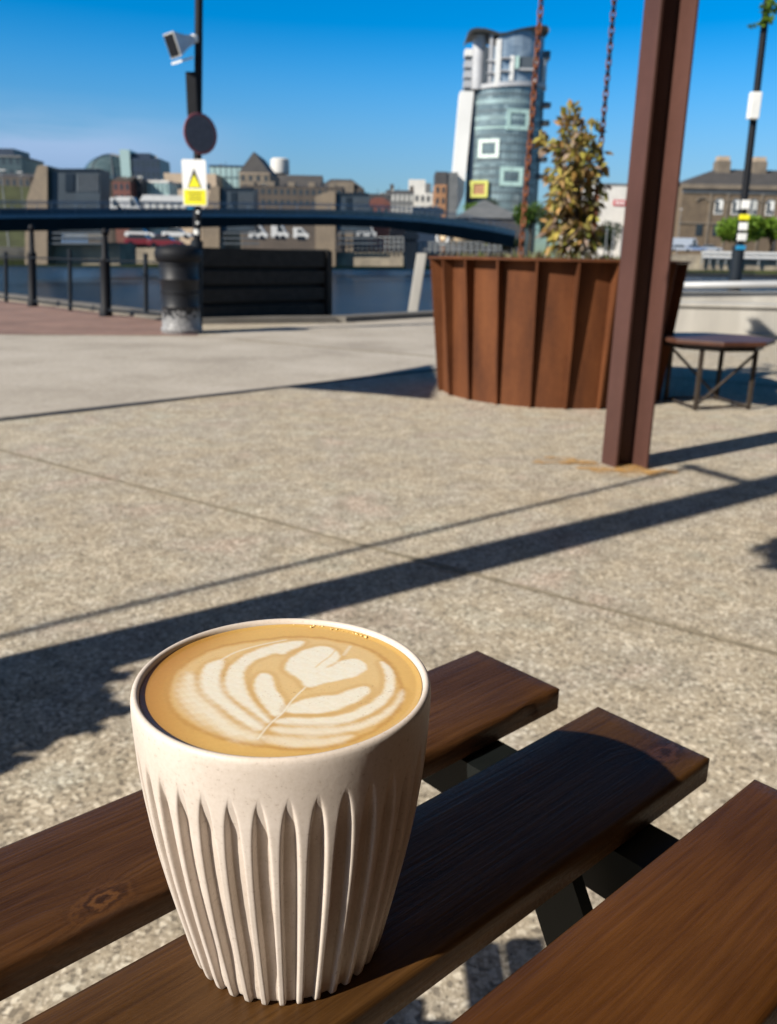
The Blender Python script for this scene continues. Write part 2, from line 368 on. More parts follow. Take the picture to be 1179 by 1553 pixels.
# ---- cup
CX, CY = -.0297, .2242
cup = empty('ribbed_cup', 'beige speckled ribbed coffee cup without handle, on the slatted table', 'cup', (CX, CY, T+.0003))
HC = .0903
prof = [(0, .0292), (.0009, .0299), (.0018, .03025), (.006, .0314), (.012, .0327), (.02, .0345), (.03, .0366), (.04, .0385), (.05, .0401), (.06, .0414), (.07, .0424), (.08, .04295), (.0865, .0431), (.0903, .0430)]
def Rz(z):
    for (a, ra), (b, rb) in zip(prof, prof[1:]):
        if z <= b: t = (z-a)/(b-a); return ra+(rb-ra)*t
    return prof[-1][1]
NR, SUB = 36, 24; NT = NR*SUB; PH = math.atan2(0-CY, 0-CX)+.02
def sst(t): t = min(1., max(0., t)); return t*t*(3-2*t)
rows = []
HALF = 12                                                      # columns from a groove centre to the next fin centre
for z in [i*.0009 for i in range(0, 90)]:
    R0 = Rz(z); row = []
    z0 = .0795; q = min(1., max(0., (z0-z)/.033)); hw = .352*math.sqrt(1-(1-q)**2.3) if q > 0 else 0.
    D = .0027*sst((z0-z)/.016)*(.62+.38*sst(z/.022)); e = min(.085, hw*.6)
    half = [0, .3*(hw-e), .6*(hw-e), .85*(hw-e), hw-e, hw-e*.75, hw-e*.5, hw-e*.25, hw, hw+(.5-hw)*.2, hw+(.5-hw)*.45, hw+(.5-hw)*.75]
    phs = [-h_ for h_ in half[:0:-1]]+half+[.5]
    for k in range(NR):
        for ph in phs:
            a_ = abs(ph); g = sst((hw-a_)/e) if hw > 0 else 0
            r = R0-D*g-.00035*D/.0034*max(0, 1-(a_-hw)/.05)*(1-g)
            th = PH+2*math.pi*(k+ph)/NR; row.append((r*math.cos(th), r*math.sin(th), z))
    rows.append(row)
NT = len(rows[0]); ANG = [math.atan2(p_[1], p_[0]) for p_ in rows[0]]
lip = [(.0432, .0800), (.0431, .0835), (.0431, .0870), (.04300, .0888), (.04275, .0897), (.04225, .0902), (.04165, .0903), (.0411, .0900), (.04075, .0893), (.0406, .0880), (.0404, .0850), (.0400, .0820), (.039, .0760), (.037, .0640)]
for r, z in lip:
    if z < .082 and r > .042: r = Rz(.0812); z = .0812
    rows.append([(r*math.cos(a_), r*math.sin(a_), z) for a_ in ANG])
mb = MB(); mb.grid(rows, None, True)
base = [[(x*s_, y*s_, z_) for (x, y, z) in rows[0]] for s_, z_ in ((.9, .0012), (.3, .0016))]
mb.grid([rows[0]]+base, None, True, False, True)
body = mb.build('cup_body', 'cup', cup, smooth=True)
# ---- latte
ZL = HC-.0018
ART={
'L1': [(-29.2,4.0),(-28.5,-5.4),(-25.2,-13.3),(-18.7,-21.9),(-10.4,-29.3),(-3.4,-31.8),(-2.1,-29.3),(-7.7,-25.7),(-13.0,-21.0),(-17.2,-15.4),(-22.1,-9.2),(-25.5,-3.7),(-27.3,2.5)],
'L2': [(-20.8,14.0),(-24.1,10.9),(-24.8,5.0),(-23.6,-1.3),(-20.6,-8.0),(-16.3,-12.9),(-11.3,-19.0),(-6.8,-23.1),(-2.9,-26.2),(-2.0,-24.2),(-5.0,-21.1),(-9.6,-16.5),(-14.2,-11.1),(-17.5,-4.9),(-19.8,2.8),(-19.9,9.4)],
'L3': [(-3.3,26.4),(-10.1,21.7),(-14.4,16.1),(-17.0,8.6),(-17.1,0.5),(-14.7,-6.3),(-10.4,-12.0),(-5.6,-17.4),(-1.7,-22.3),(-0.8,-21.9),(-6.0,-14.6),(-9.1,-9.0),(-11.7,-2.4),(-13.2,4.7),(-12.6,11.4),(-9.9,15.4),(-5.7,19.6),(-2.4,18.9),(-2.5,19.8),(-0.3,21.7),(3.8,27.7),(0.3,27.5)],
'L4': [(-7.5,4.9),(-8.2,-1.5),(-5.9,-8.2),(-2.5,-14.5),(0.3,-19.5),(1.6,-17.5),(1.9,-14.3),(-0.0,-8.7),(-2.5,-4.3),(-3.7,1.9),(-5.2,5.0)],
'H1': [(-0.6,10.2),(0.4,15.4),(3.4,20.9),(8.4,24.7),(12.6,23.4),(15.2,18.8),(14.8,15.2),(12.3,11.4),(9.2,6.6),(8.8,2.4),(7.4,-2.8),(6.1,-0.9),(5.0,2.2),(2.0,5.3),(0.1,7.7)],
'H2': [(9.2,6.5),(14.2,11.7),(17.2,15.3),(20.3,16.1),(23.4,13.0),(23.6,8.7),(21.2,5.3),(16.7,2.7),(11.2,-0.0),(7.4,-3.0),(7.4,0.7)],
'R1': [(2.5,-14.7),(6.0,-10.6),(11.1,-7.9),(16.2,-7.3),(20.4,-3.4),(24.1,-1.5),(25.2,-3.5),(23.6,-7.7),(19.4,-12.4),(14.3,-16.1),(9.1,-17.0),(3.8,-17.0)],
'R2': [(0.3,-21.9),(2.4,-20.2),(7.6,-20.1),(14.6,-19.6),(19.0,-17.8),(23.1,-14.5),(27.2,-9.8),(29.7,-4.5),(30.5,1.7),(29.6,9.8),(28.1,15.3),(31.1,10.7),(32.4,3.4),(32.0,-4.4),(29.8,-10.7),(26.3,-15.8),(21.9,-20.0),(17.2,-22.8),(11.4,-23.7),(6.3,-23.3),(2.8,-23.1)],
'R3': [(-0.9,-25.5),(3.0,-24.7),(9.8,-24.9),(15.9,-24.5),(21.7,-22.9),(26.7,-19.4),(31.2,-14.0),(33.8,-8.0),(34.7,-2.0),(35.1,-6.5),(32.3,-14.5),(28.2,-20.5),(23.4,-24.5),(17.8,-27.3),(11.9,-28.8),(6.8,-28.3),(3.4,-27.8)],
'R4': [(-2.1,-29.3),(3.6,-29.5),(10.3,-30.2),(16.9,-29.4),(22.2,-27.4),(18.7,-31.6),(12.3,-33.6),(5.8,-33.8),(1.3,-32.5)],
}
LINES={
'ring': [(-3.8,30.5),(-15.0,27.1),(-24.5,22.4),(-29.7,15.0),(-32.8,8.0),(-33.7,2.2),(-32.9,-5.6),(-30.7,-12.8),(-27.4,-18.9),(-21.8,-24.7),(-15.9,-28.9),(-9.3,-31.7),(-3.4,-33.6),(4.3,-34.8),(10.8,-35.1),(17.2,-33.1),(23.6,-29.2),(29.6,-22.7),(33.7,-13.8),(35.1,-5.8),(34.0,3.5),(31.1,13.3),(25.8,22.9),(17.3,28.1),(6.6,31.5),(-3.9,31.0)],
'tail': [(-20.8,13.8),(-17.7,19.1),(-12.4,23.5),(-6.7,26.8),(-2.8,28.7)],
'stem': [(6.6,-2.8),(3.4,-10.7),(2.1,-17.1),(-0.7,-22.6),(-2.9,-30.5)],
'tip': [(16.6,18.8),(18.3,24.9)],
}

n = 330; Rl = .0405; xs = (np.arange(n)+.5)/n*2*Rl-Rl
def seg_dist(px, py, P, closed=True):
    d = np.full(px.shape, 1e9); ins = np.zeros(px.shape, bool); m_ = len(P)
    for i in range(m_ if closed else m_-1):
        ax, ay = P[i]; bx, by = P[(i+1) % m_]; dx, dy = bx-ax, by-ay; L2 = dx*dx+dy*dy+1e-9
        t = np.clip(((px-ax)*dx+(py-ay)*dy)/L2, 0, 1); d = np.minimum(d, np.hypot(px-ax-t*dx, py-ay-t*dy))
        if closed:
            c = ((ay > py) != (by > py)) & (px < (bx-ax)*(py-ay)/(by-ay+1e-12)+ax); ins ^= c
    return np.where(ins, -d, d) if closed else d
def smoothpoly(P, closed=True, it=2):
    P = [tuple(p) for p in P]
    for _ in range(it):
        Q = []; m_ = len(P); rngi = range(m_ if closed else m_-1)
        if not closed: Q.append(P[0])
        for i in rngi:
            a, b = P[i], P[(i+1) % m_]; Q += [(.75*a[0]+.25*b[0], .75*a[1]+.25*b[1]), (.25*a[0]+.75*b[0], .25*a[1]+.75*b[1])]
        if not closed: Q.append(P[-1])
        P = Q
    return P
nr, nth = 150, 560
rr = np.linspace(0, Rl*1000, nr); tt = np.arange(nth)/nth*2*np.pi
PX = (rr[1:, None]*np.cos(tt)[None]).ravel(); PY = (rr[1:, None]*np.sin(tt)[None]).ravel()
PX = np.concatenate([[0.], PX]); PY = np.concatenate([[0.], PY])
wob = .30*np.sin(PX*.9+PY*.5)+.22*np.sin(PY*1.7-PX*.6)+.12*np.sin(PX*3.1+PY*2.3)+.10*np.sin(PX*5.3-PY*4.1+np.sin(PY*2.))
def S(t): t = np.clip(t, 0, 1); return t*t*(3-2*t)
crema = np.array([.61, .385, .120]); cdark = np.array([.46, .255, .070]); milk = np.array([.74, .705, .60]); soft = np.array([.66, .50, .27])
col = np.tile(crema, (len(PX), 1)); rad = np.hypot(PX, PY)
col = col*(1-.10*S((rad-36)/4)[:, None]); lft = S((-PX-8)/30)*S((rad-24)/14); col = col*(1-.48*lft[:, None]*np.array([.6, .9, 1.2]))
def lay(mask, c): 
    global col
    col = col*(1-mask[:, None])+c[None]*mask[:, None]
ring = smoothpoly(LINES['ring'], True)
dr = seg_dist(PX, PY, ring)+wob*.6
lay(S(-dr/2.5)*.6, soft)
lay(S(1-np.abs(dr)/1.3)*.75, cdark)
for k, (blur, str_) in {'L1': (2.2, .8), 'L2': (.75, .95), 'L3': (.7, .95), 'L4': (.6, .97), 'H1': (.6, 1), 'H2': (.6, 1), 'R1': (.6, .97), 'R2': (.6, .9), 'R3': (.8, .72), 'R4': (.9, .6)}.items():
    d = seg_dist(PX, PY, smoothpoly(ART[k]))-(.5 if k[0] == 'L' else .35)
    if k[0] in 'LR' or k == 'H1': lay(S(1-np.abs(d-1.2)/1.5)*.30, cdark)
    lay(S(.5-d/blur/2.8+wob*.25)*str_*(.95+.05*np.sin(PX*.9+PY*1.7+3*wob)), milk)
for k, (w_, c, s_) in {'tail': (.8, milk, .6), 'stem': (.55, milk, .75), 'tip': (1.1, milk, .45)}.items():
    d = seg_dist(PX, PY, smoothpoly(LINES[k], False), False); lay(S(1-d/w_)*s_, c)
cleft = [(13.6, 21.5), (12.4, 17.6), (10.0, 13.4), (8.6, 10.2)]
lay(S(1-seg_dist(PX, PY, cleft, False)/.7)*.7, soft)
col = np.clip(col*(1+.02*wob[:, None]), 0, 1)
vz = .00035*S((rad-38.6)/2.)
vv = [(PX[i]*.001, PY[i]*.001, float(vz[i])) for i in range(len(PX))]
ff = [(0, 1+j, 1+(j+1) % nth) for j in range(nth)]
for i in range(nr-2):
    for j in range(nth):
        a = 1+i*nth+j; b = 1+i*nth+(j+1) % nth; ff.append((a, a+nth, b+nth, b))
me = bpy.data.meshes.new('latte'); me.from_pydata(vv, [], ff); me.materials.append(MATS['coffee'])
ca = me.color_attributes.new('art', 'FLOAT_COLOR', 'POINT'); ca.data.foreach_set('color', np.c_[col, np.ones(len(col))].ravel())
me.polygons.foreach_set('use_smooth', [True]*len(me.polygons))
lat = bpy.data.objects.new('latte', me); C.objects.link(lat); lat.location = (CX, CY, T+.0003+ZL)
tag(lat, 'latte with white rosetta and heart poured on golden foam in the cup', 'coffee')
# tiny foam bubbles against the back of the rim, clear and shiny
m_, nt_, p_ = newmat('foam_bubble'); p_.inputs['Base Color'].default_value = (.85, .62, .25, 1); p_.inputs['Roughness'].default_value = .08; p_.inputs['Specular IOR Level'].default_value = .8; MATS['bubble'] = m_
mb = MB()
for i in range(30):
    a = R_(52+40*rng.random()**1.2) if i < 34 else R_(100+60*rng.random()); rb = .0387+.0013*rng.random(); r = .00014+.00030*rng.random()**2
    cx_, cy_ = rb*math.cos(a), rb*math.sin(a)
    mb.grid([[(cx_+r*math.cos(p2)*math.cos(t2), cy_+r*math.cos(p2)*math.sin(t2), .0003+r*math.sin(p2)) for t2 in [6.283*k/8 for k in range(8)]] for p2 in (0, .5, 1., 1.5)], None, True)
mb.build('foam_bubbles', 'bubble', lat, smooth=True)
# ================================================================== GROUND
g = MB()
def quayY(px):
    return None
QL = [gnd(-260, 436), gnd(0, 449), gnd(232, 478), gnd(300, 489), gnd(500, 487), gnd(660, 478), gnd(1000, 470), gnd(1300, 466), gnd(1700, 462)]
QL = [Vector((p.x, p.y, 0)) for p in QL]
pl = [Vector((-30, -12, 0)), Vector((40, -12, 0)), Vector((40, QL[-1].y, 0))]+QL[::-1]+[Vector((-30, QL[0].y, 0))]
g.prism(pl, (0, 0, -3.2)); tag(g.build('plaza_ground', 'agg'), kind='structure')
plain('line_tan', (.255, .215, .15), .95, 0, .3, 20); plain('drain_iron', (.035, .034, .033), .7, 0, .3, 10)
def strip(name, a, b, w, z, mat):
    d = (b-a).normalized(); s_ = Vector((-d.y, d.x, 0))*w/2; k = 24
    rows = [[a+(b-a)*(i/k)-s_*(1+.25*rng.normal())+Vector((0, 0, z)), a+(b-a)*(i/k)+s_*(1+.25*rng.normal())+Vector((0, 0, z))] for i in range(k+1)]
    mb = MB(); mb.grid(rows); return tag(mb.build(name, mat), kind='structure')
a, b = gnd(160, 725), gnd(1179, 993); d = b-a; strip('paving_line', a-d*1.5, b+d*.6, .020, .004, 'line_tan')  # sawn joint across the plaza
a2, b2 = gnd(0, 637), gnd(470, 583); d = b2-a2; strip('drain_channel', a2-d*.8, a2+d*1.9, .075, .004, 'drain_iron')
a, b = gnd(380, 517), gnd(655, 541); d = b-a; strip('paving_line', a-d*.1, b+d*2, .07, .004, 'line_tan')  # thin darker line across the far paving
m_, nt_, p_ = newmat('pale_paving'); v_ = coords(nt_); n1 = noise(nt_, v_, .9, 6, .65); n2_ = noise(nt_, v_, 22., 6, .75)
c_ = ramp(nt_, n1, [(.3, (.31, .275, .23)), (.5, (.41, .37, .315)), (.7, (.48, .44, .385))]); c_ = mixc(nt_, 1., c_, ramp(nt_, n2_, [(.3, (.76, .74, .71)), (.7, (1.16, 1.15, 1.14))]), 'MULTIPLY')
nt_.links.new(c_, p_.inputs['Base Color']); p_.inputs['Roughness'].default_value = .9; MATS['pale_paving'] = m_
pp_ = MB(); pp_.poly([gnd(-400, 672, .003), gnd(0, 633, .003), gnd(470, 581, .003), gnd(640, 561, .003), gnd(1000, 527, .003), gnd(1100, 478, .003), gnd(660, 480, .003), gnd(500, 489, .003), gnd(300, 510, .003), gnd(0, 508, .003), gnd(-400, 503, .003)]); tag(pp_.build('pale_paving', 'pale_paving'), kind='structure')
plain('kerb_stone', (.13, .12, .105), .9, 0, .2, 4)
pv = MB(); pv.poly([gnd(-700, 500, .004), gnd(0, 507, .004), gnd(300, 509, .004), gnd(300, 494, .004), gnd(232, 484, .004), gnd(0, 455, .004), gnd(-260, 440, .004), gnd(-700, 430, .004)]); tag(pv.build('brick_pavement', 'paving'), kind='structure')
kb = MB()
for p, q in zip(QL, QL[1:6]):
    d = (q-p).normalized(); s_ = Vector((d.y, -d.x, 0))*.35
    kb.prism([p+Vector((0, 0, .002)), q+Vector((0, 0, .002)), q+s_+Vector((0, 0, .002)), p+s_+Vector((0, 0, .002))], (0, 0, .08))
tag(kb.build('kerb', 'kerb_stone'), kind='structure')
# river, far quay and far land
wb = MB(); wb.poly([(-500, 4, -2), (700, 4, -2), (900, 420, -2), (-700, 420, -2)]); tag(wb.build('river_water', 'water'), kind='structure')
m_, nt_, p_ = newmat('quay_stone'); v_ = coords(nt_); sx_ = nt_.nodes.new('ShaderNodeSeparateXYZ'); nt_.links.new(v_, sx_.inputs[0])
nn = noise(nt_, v_, .35, 6); nn2 = noise(nt_, v_, 1.5, 4)
br = ramp(nt_, nn, [(.3, (.16, .135, .10)), (.5, (.26, .22, .165)), (.7, (.40, .34, .24))]); 
mr = nt_.nodes.new('ShaderNodeMapRange'); nt_.links.new(sx_.outputs[2], mr.inputs[0]); mr.inputs[1].default_value = -.4; mr.inputs[2].default_value = -1.2
br = mixc(nt_, mr.outputs[0], br, ramp(nt_, nn2, [(.3, (.035, .042, .012)), (.7, (.085, .10, .02))]))
nt_.links.new(br, p_.inputs['Base Color']); p_.inputs['Roughness'].default_value = .9; MATS['quay'] = m_
FQ = [Vector((-400, 120, 0)), Vector((-90, 150, 0)), Vector((-40, 175, 0)), Vector((0, 215, 0)), Vector((30, 240, 0)), Vector((110, 270, 0)), Vector((500, 300, 0))]
GZ = 1.3
fl = MB(); fl.prism([Vector((p.x, p.y, -2.6)) for p in FQ]+[Vector((6000, 300, -2.6)), Vector((6000, 8000, -2.6)), Vector((-6000, 8000, -2.6)), Vector((-6000, 120, -2.6))], (0, 0, 2.6+GZ)); tag(fl.build('far_quay_ground', 'quay'), kind='structure')
# ================================================================== STEEL POST + frame over the planter
plain('rust_stain', (.42, .22, .055), .9, 0, .35, 25)
def steel_post(foot, label, h, grp='steel frame posts'):
    o = empty('steel_post', label, 'post', foot, 0, grp)
    A0 = Vector((-.068, .106, 0)); A1 = Vector((-.025, 0, 0)); B0 = Vector((.062, .103, 0)); B1 = Vector((.120, -.015, 0))
    def plate(p, q, t, nm):
        d = (q-p).normalized(); s_ = Vector((-d.y, d.x, 0))*t
        m1 = MB(); m1.prism([p, q, q+s_, p+s_], (0, 0, h)); return m1.build(nm, 'red_steel', o, bevel=.0015, bseg=1)
    plate(A0, A1, .016, 'flange'); plate(B0, B1, .014, 'flange')
    w0 = A0+(A1-A0)*.2+Vector((.0145, .005, 0)); plate(w0, B0.lerp(B1, .10)+Vector((.004, 0, 0)), .010, 'web')
    return o
P1 = gnd(936, 711); post1 = steel_post((1.116, 4.013, 0), 'reddish brown steel channel post standing behind the cup', 3.4)
post2 = steel_post((-2.21, .80, 0), 'reddish brown steel channel post left of the table, outside the view', 3.4)
st = MB()
for (cx_, cy_, rx, ry, s_) in ((1.05, 4.02, .17, .10, 1), (1.20, 3.94, .15, .10, 2), (.86, 4.12, .15, .08, 3)):
    pts = []
    for k in range(22):
        t_ = 6.283*k/22; q = 1+.28*math.sin(3*t_+s_)+.15*math.sin(7*t_+2*s_)+.1*rng.normal()
        pts.append((cx_+rx*q*math.cos(t_), cy_+ry*q*math.sin(t_), .004+.0012*s_))
    st.poly(pts)
m_, nt_, p_ = newmat('rust_stain_ground'); nn = noise(nt_, coords(nt_), 60., 5, .7); nn2 = noise(nt_, coords(nt_), 11., 4)
nt_.links.new(ramp(nt_, nn, [(.3, (.34, .15, .03)), (.55, (.56, .32, .09)), (.75, (.50, .42, .28))]), p_.inputs['Base Color']); p_.inputs['Roughness'].default_value = .95
nt_.links.new(ramp(nt_, nn2, [(.38, (0, 0, 0)), (.66, (.85, .85, .85))]), p_.inputs['Alpha']); MATS['rust_ground'] = m_
tag(st.build('rust_stain_ground', 'rust_ground'), kind='structure')
for pts, lab in (([(1.15, 4.05, 3.4), (.9, 9.2, 3.4)], 'overhead steel beam carrying the planter chains'), ([(-2.2, .85, 3.4), (1.1, 4.0, 3.4)], 'overhead steel beam joining the two posts')):
    a, b = Vector(pts[0]), Vector(pts[1]); d = (b-a).normalized(); s_ = Vector((-d.y, d.x, 0))*.08; mb = MB()
    mb.prism([a-s_, a+s_, b+s_, b-s_], (0, 0, .02)); mb.prism([a-s_*.08+Vector((0, 0, .02)), a+s_*.08+Vector((0, 0, .02)), b+s_*.08+Vector((0, 0, .02)), b-s_*.08+Vector((0, 0, .02))], (0, 0, .14)); mb.prism([p+Vector((0, 0, .16)) for p in (a-s_, a+s_, b+s_, b-s_)], (0, 0, .02))
    tag(mb.build('overhead_beam', 'red_steel'), lab, 'beam', 'overhead steel beams')
# foliage near the second post (throws the leafy shadow at the left of the picture) and things above it
TR = Vector((-sd.x/sd.z, -sd.y/sd.z, 0))               # ground shift of a shadow per metre of height
def shade_src(px, py, z): q = gnd(px, py)-TR*z; q.z = z; return q
bsh = empty('potted_shrub', 'bushy potted shrub beside the left steel post, outside the view', 'plant', (-2.08, .55, 0))
mb = MB()
for (px, py, z, r) in ((40, 1050, .95, .11), (75, 1078, .93, .08), (10, 1095, .86, .09), (-60, 1060, .9, .16), (125, 1085, .9, .05), (-120, 1120, .75, .2)):
    q = shade_src(px, py, z)-Vector((-2.08, .55, 0)); leaves(mb, q, (r, r, r), int(420*(r/.1)**1.5), .05)
mb.build('foliage', 'green_leaf', bsh)
q0 = shade_src(0, 1080, .8)-Vector((-2.08, .55, 0))
mb = MB(); mb.tube([(q0.x-.25, q0.y-.12, .3), (q0.x-.1, q0.y-.05, .6), q0], [.02, .014, .006]); mb.build('stem', 'chain_rust', bsh)
mb = MB(); mb.lathe([(.14, 0), (.19, .30), (.17, .30), (.165, .27)], (q0.x-.25, q0.y-.12), None, 32, True, True); mb.build('pot', 'corten', bsh)
hb = empty('hanging_basket', 'small leafy hanging basket on the left steel post, outside the view', 'plant', shade_src(1243, 838, 2.4))
mb = MB(); leaves(mb, (0, 0, 0), (.16, .13, .13), 420, .06); mb.build('foliage', 'green_leaf', hb)
mb = MB(); mb.tube([(0, 0, -.05), (0, 0, 1.)], .006); mb.build('hanger', 'frame_paint', hb)
c0 = shade_src(-150, 1003, 2.6); c1 = shade_src(1060, 706, 2.9)
mb = MB(); mb.tube([c0.lerp(c1, t/12)-Vector((0, 0, .02*math.sin(math.pi*t/12))) for t in range(13)], .017, None, 6); tag(mb.build('light_cable', 'frame_paint'), 'black festoon cable strung high above the table, outside the view', 'cable')
mb = MB(); d0 = shade_src(1040, 706, 2.9); d1 = shade_src(1150, 737, 3.2); mb.tube([d0, d1], .028, None, 6); tag(mb.build('corner_brace', 'red_steel'), 'short steel brace at the top of the left post, outside the view', 'brace')
sail = [shade_src(430, 588, 3.3), shade_src(560, 597, 3.3), shade_src(655, 606, 3.3), shade_src(668, 578, 3.3), shade_src(656, 553, 3.3), shade_src(560, 570, 3.3)]  # added panel, outline projected back from the shadow wedge it casts
mb = MB(); mb.prism(sail, (0, 0, .006)); plain('canvas', (.3, .28, .25), .9); tag(mb.build('wedge_shadow_panel', 'canvas'), 'added unseen canvas panel overhead, shaped to cast the shadow wedge by the planter', 'shade sail')
# ================================================================== PLANTER
PC = Vector((1.188, 6.50, 0)); RB, RTp, PHt = .805, .846, .965
plant = empty('corten_planter', 'large round rusty steel planter with vertical ribs on the plaza', 'planter', PC)
mb = MB(); NS = 88
mb.lathe([(RB, 0), (RTp, PHt), (RTp-.012, PHt), (RTp-.03, PHt-.14)], (0, 0), None, NS, True, False); mb.build('shell', 'corten', plant, smooth=True, ang=40)
camang = math.atan2(-PC.y, -PC.x)
for k in range(22):
    a = camang+R_(-7.3+16.364*k); ca_, sa_ = math.cos(a), math.sin(a); nrm = Vector((ca_, sa_, 0)); tg = Vector((-sa_, ca_, 0)); mb = MB()
    b0 = nrm*(RB-.004); b1 = nrm*(RTp-.004)+Vector((0, 0, PHt-.016)); w = tg*.007
    mb.grid([[b0-w, b0+w, b0+nrm*.035+w, b0+nrm*.035-w], [b1-w, b1+w, b1+nrm*.085+w, b1+nrm*.085-w]], None, True, True, True)
    mb.build('rib', 'corten', plant)
mb = MB(); mb.lathe([(RTp-.006, PHt-.014), (RTp+.088, PHt-.014), (RTp+.088, PHt+.0), (RTp-.02, PHt+.004), (RTp-.02, PHt-.03)], (0, 0), None, NS); mb.build('rim', 'corten', plant, smooth=True, ang=40)
plain('soil', (.05, .035, .022), .95, 0, .4, 9)
mb = MB(); mb.lathe([(.001, PHt-.05), (.4, PHt-.055), (RTp-.026, PHt-.08)], (0, 0), None, 48); mb.build('soil', 'soil', plant)
# ground cover growing along the rim
mb = MB()
for i in range(950):
    a = rng.random()*6.283; r = (.12+.66*rng.random()**.6); p = PC+Vector((r*math.cos(a), r*math.sin(a), PHt-.07)); h = .04+.10*rng.random()
    d = Vector((rng.normal()*.5, rng.normal()*.5, 1)).normalized(); s_ = Vector((rng.normal(), rng.normal(), .2)).normalized()*.012
    mb.poly([p-s_*.4, p+d*h*.6-s_, p+d*h, p+d*h*.6+s_])
tag(mb.build('ground_cover', 'ground_leaf'), 'low dry green ground cover filling the rusty planter', 'ground cover', kind='stuff')
# tall drooping shrub
sh = empty('drooping_shrub', 'tall shrub with drooping yellow, olive and brown leaves in the round planter', 'shrub', (PC.x-.02, 6.42, PHt-.06))
def shz(y): return at(868, y, 6.42).z-(PHt-.06)
mb = MB(); lay_ = [(385, 38, 868), (350, 42, 868), (320, 43, 866), (290, 40, 866), (262, 40, 870), (240, 38, 873), (220, 34, 872), (200, 24, 870), (185, 15, 866), (170, 7, 868)]
bx = PC.x-.02
clumps = [(868, 372, 40, 210), (845, 345, 24, 120), (890, 350, 26, 130), (868, 318, 30, 150), (850, 300, 22, 90), (893, 300, 24, 110), (846, 268, 20, 95), (872, 275, 26, 130), (898, 262, 19, 80), (853, 238, 20, 90), (882, 238, 22, 110), (903, 222, 12, 36), (868, 212, 21, 90), (846, 218, 12, 34), (888, 204, 14, 44), (862, 190, 14, 60), (873, 178, 10, 22), (866, 165, 5, 10), (895, 320, 16, 50), (838, 320, 13, 40)]
for (xpx, y, rp, cnt) in clumps:
    rp *= .80; xpx = 868+(xpx-868)*.80; cnt *= .95
    c0_ = at(xpx, y, 6.42+.12*rng.normal()); rw = rp/1292*6.6
    for _ in range(int(cnt*1.0)):
        q_ = rng.normal(size=3); q_ /= np.linalg.norm(q_); q_ *= rng.random()**.45
        p = Vector((c0_.x-bx+rw*q_[0], c0_.y-6.42+rw*q_[1], c0_.z-(PHt-.06)+rw*1.05*q_[2]))
        L = .04+.065*rng.random(); out = Vector((q_[0], q_[1], 0))
        dr_ = (out*(.5+.6*rng.random())+Vector((rng.normal()*.45, rng.normal()*.45, -.95*rng.random()+.12))).normalized()
        if y < 195 or rng.random() < .12: dr_ = (out*.8+Vector((rng.normal()*.4, 0, .8))).normalized()
        sd_ = dr_.cross(Vector((rng.normal(), rng.normal(), rng.normal()))).normalized()*L*(.15+.12*rng.random()); bend = Vector((0, 0, -.22*L))
        mid = p+dr_*L*.5; tip = p+dr_*L+bend
        i0 = len(mb.v); mb.v += [tuple(q) for q in (p, mid-sd_, mid+Vector((0, 0, .08*L)), mid+sd_, tip)]; mb.f += [(i0, i0+1, i0+2), (i0, i0+2, i0+3), (i0+1, i0+4, i0+2), (i0+2, i0+4, i0+3)]; k_ = mb.mi(None); mb.m += [k_]*4
for (px, py) in ((822, 205), (826, 215), (832, 222), (905, 345), (912, 228), (915, 250), (922, 288), (900, 190), (895, 312)):
    q = at(px, py, 6.35); q = Vector((q.x-bx, q.y-6.42, q.z-(PHt-.06))); leaves(mb, q, (.03, .03, .05), 9, .07, .5, None, 3.)
mb.build('foliage', 'dry_leaf', sh)
mb = MB()
for k in range(7):
    a = k*.9; pts = [Vector((.02*math.cos(a), .02*math.sin(a), .02))]
    for y in (350, 300, 250, 205): pts.append(Vector((at(869, y, 6.42).x-bx+.07*math.cos(a+.3)*rng.random(), .07*math.sin(a), shz(y)+.03*rng.random())))
    mb.tube(pts, [.009, .008, .007, .005, .003], None, 6)
mb.build('stem', 'soil', sh)
# chains
def chain(a, b, lab, rot):
    d = b-a; L = d.length; n_ = int(L/.047); dn = d.normalized(); s1 = dn.orthogonal().normalized(); s2 = dn.cross(s1); mb = MB()
    for i in range(n_):
        c_ = a+dn*(i+.5)*L/n_; u_ = (s1 if i % 2 else s2); w_ = dn.cross(u_)
        ring_ = []
        for t_ in [6.283*k/12 for k in range(12)]:
            ring_.append(c_+dn*.033*math.cos(t_)+u_*.016*math.sin(t_))
        rows_ = []
        for k in range(12):
            tg_ = (ring_[(k+1) % 12]-ring_[k-1]).normalized(); x_ = w_
            y_ = tg_.cross(x_).normalized(); rows_.append([ring_[k]+(x_*math.cos(q)+y_*math.sin(q))*.0066 for q in (0, 1.26, 2.51, 3.77, 5.03)])
        mb.grid(rows_+[rows_[0]], None, True)
    return tag(mb.build('chain', 'chain_rust', smooth=True), lab, 'chain', 'rusty chains above the planter')
ca0 = at(790, 388, 5.95); ca1 = at(822, -10, 5.95); dd = (ca1-ca0); ca1 = ca0+dd*((3.4-ca0.z)/dd.z); chain(ca0, ca1, 'rusty chain hanging left of the shrub, in front of the tower', 0)
cb0 = at(898, 372, 6.35); cb1 = at(933, -10, 6.35); dd = cb1-cb0; cb1 = cb0+dd*((3.4-cb0.z)/dd.z); chain(cb0, cb1, 'rusty chain hanging between the shrub and the steel post', 0)
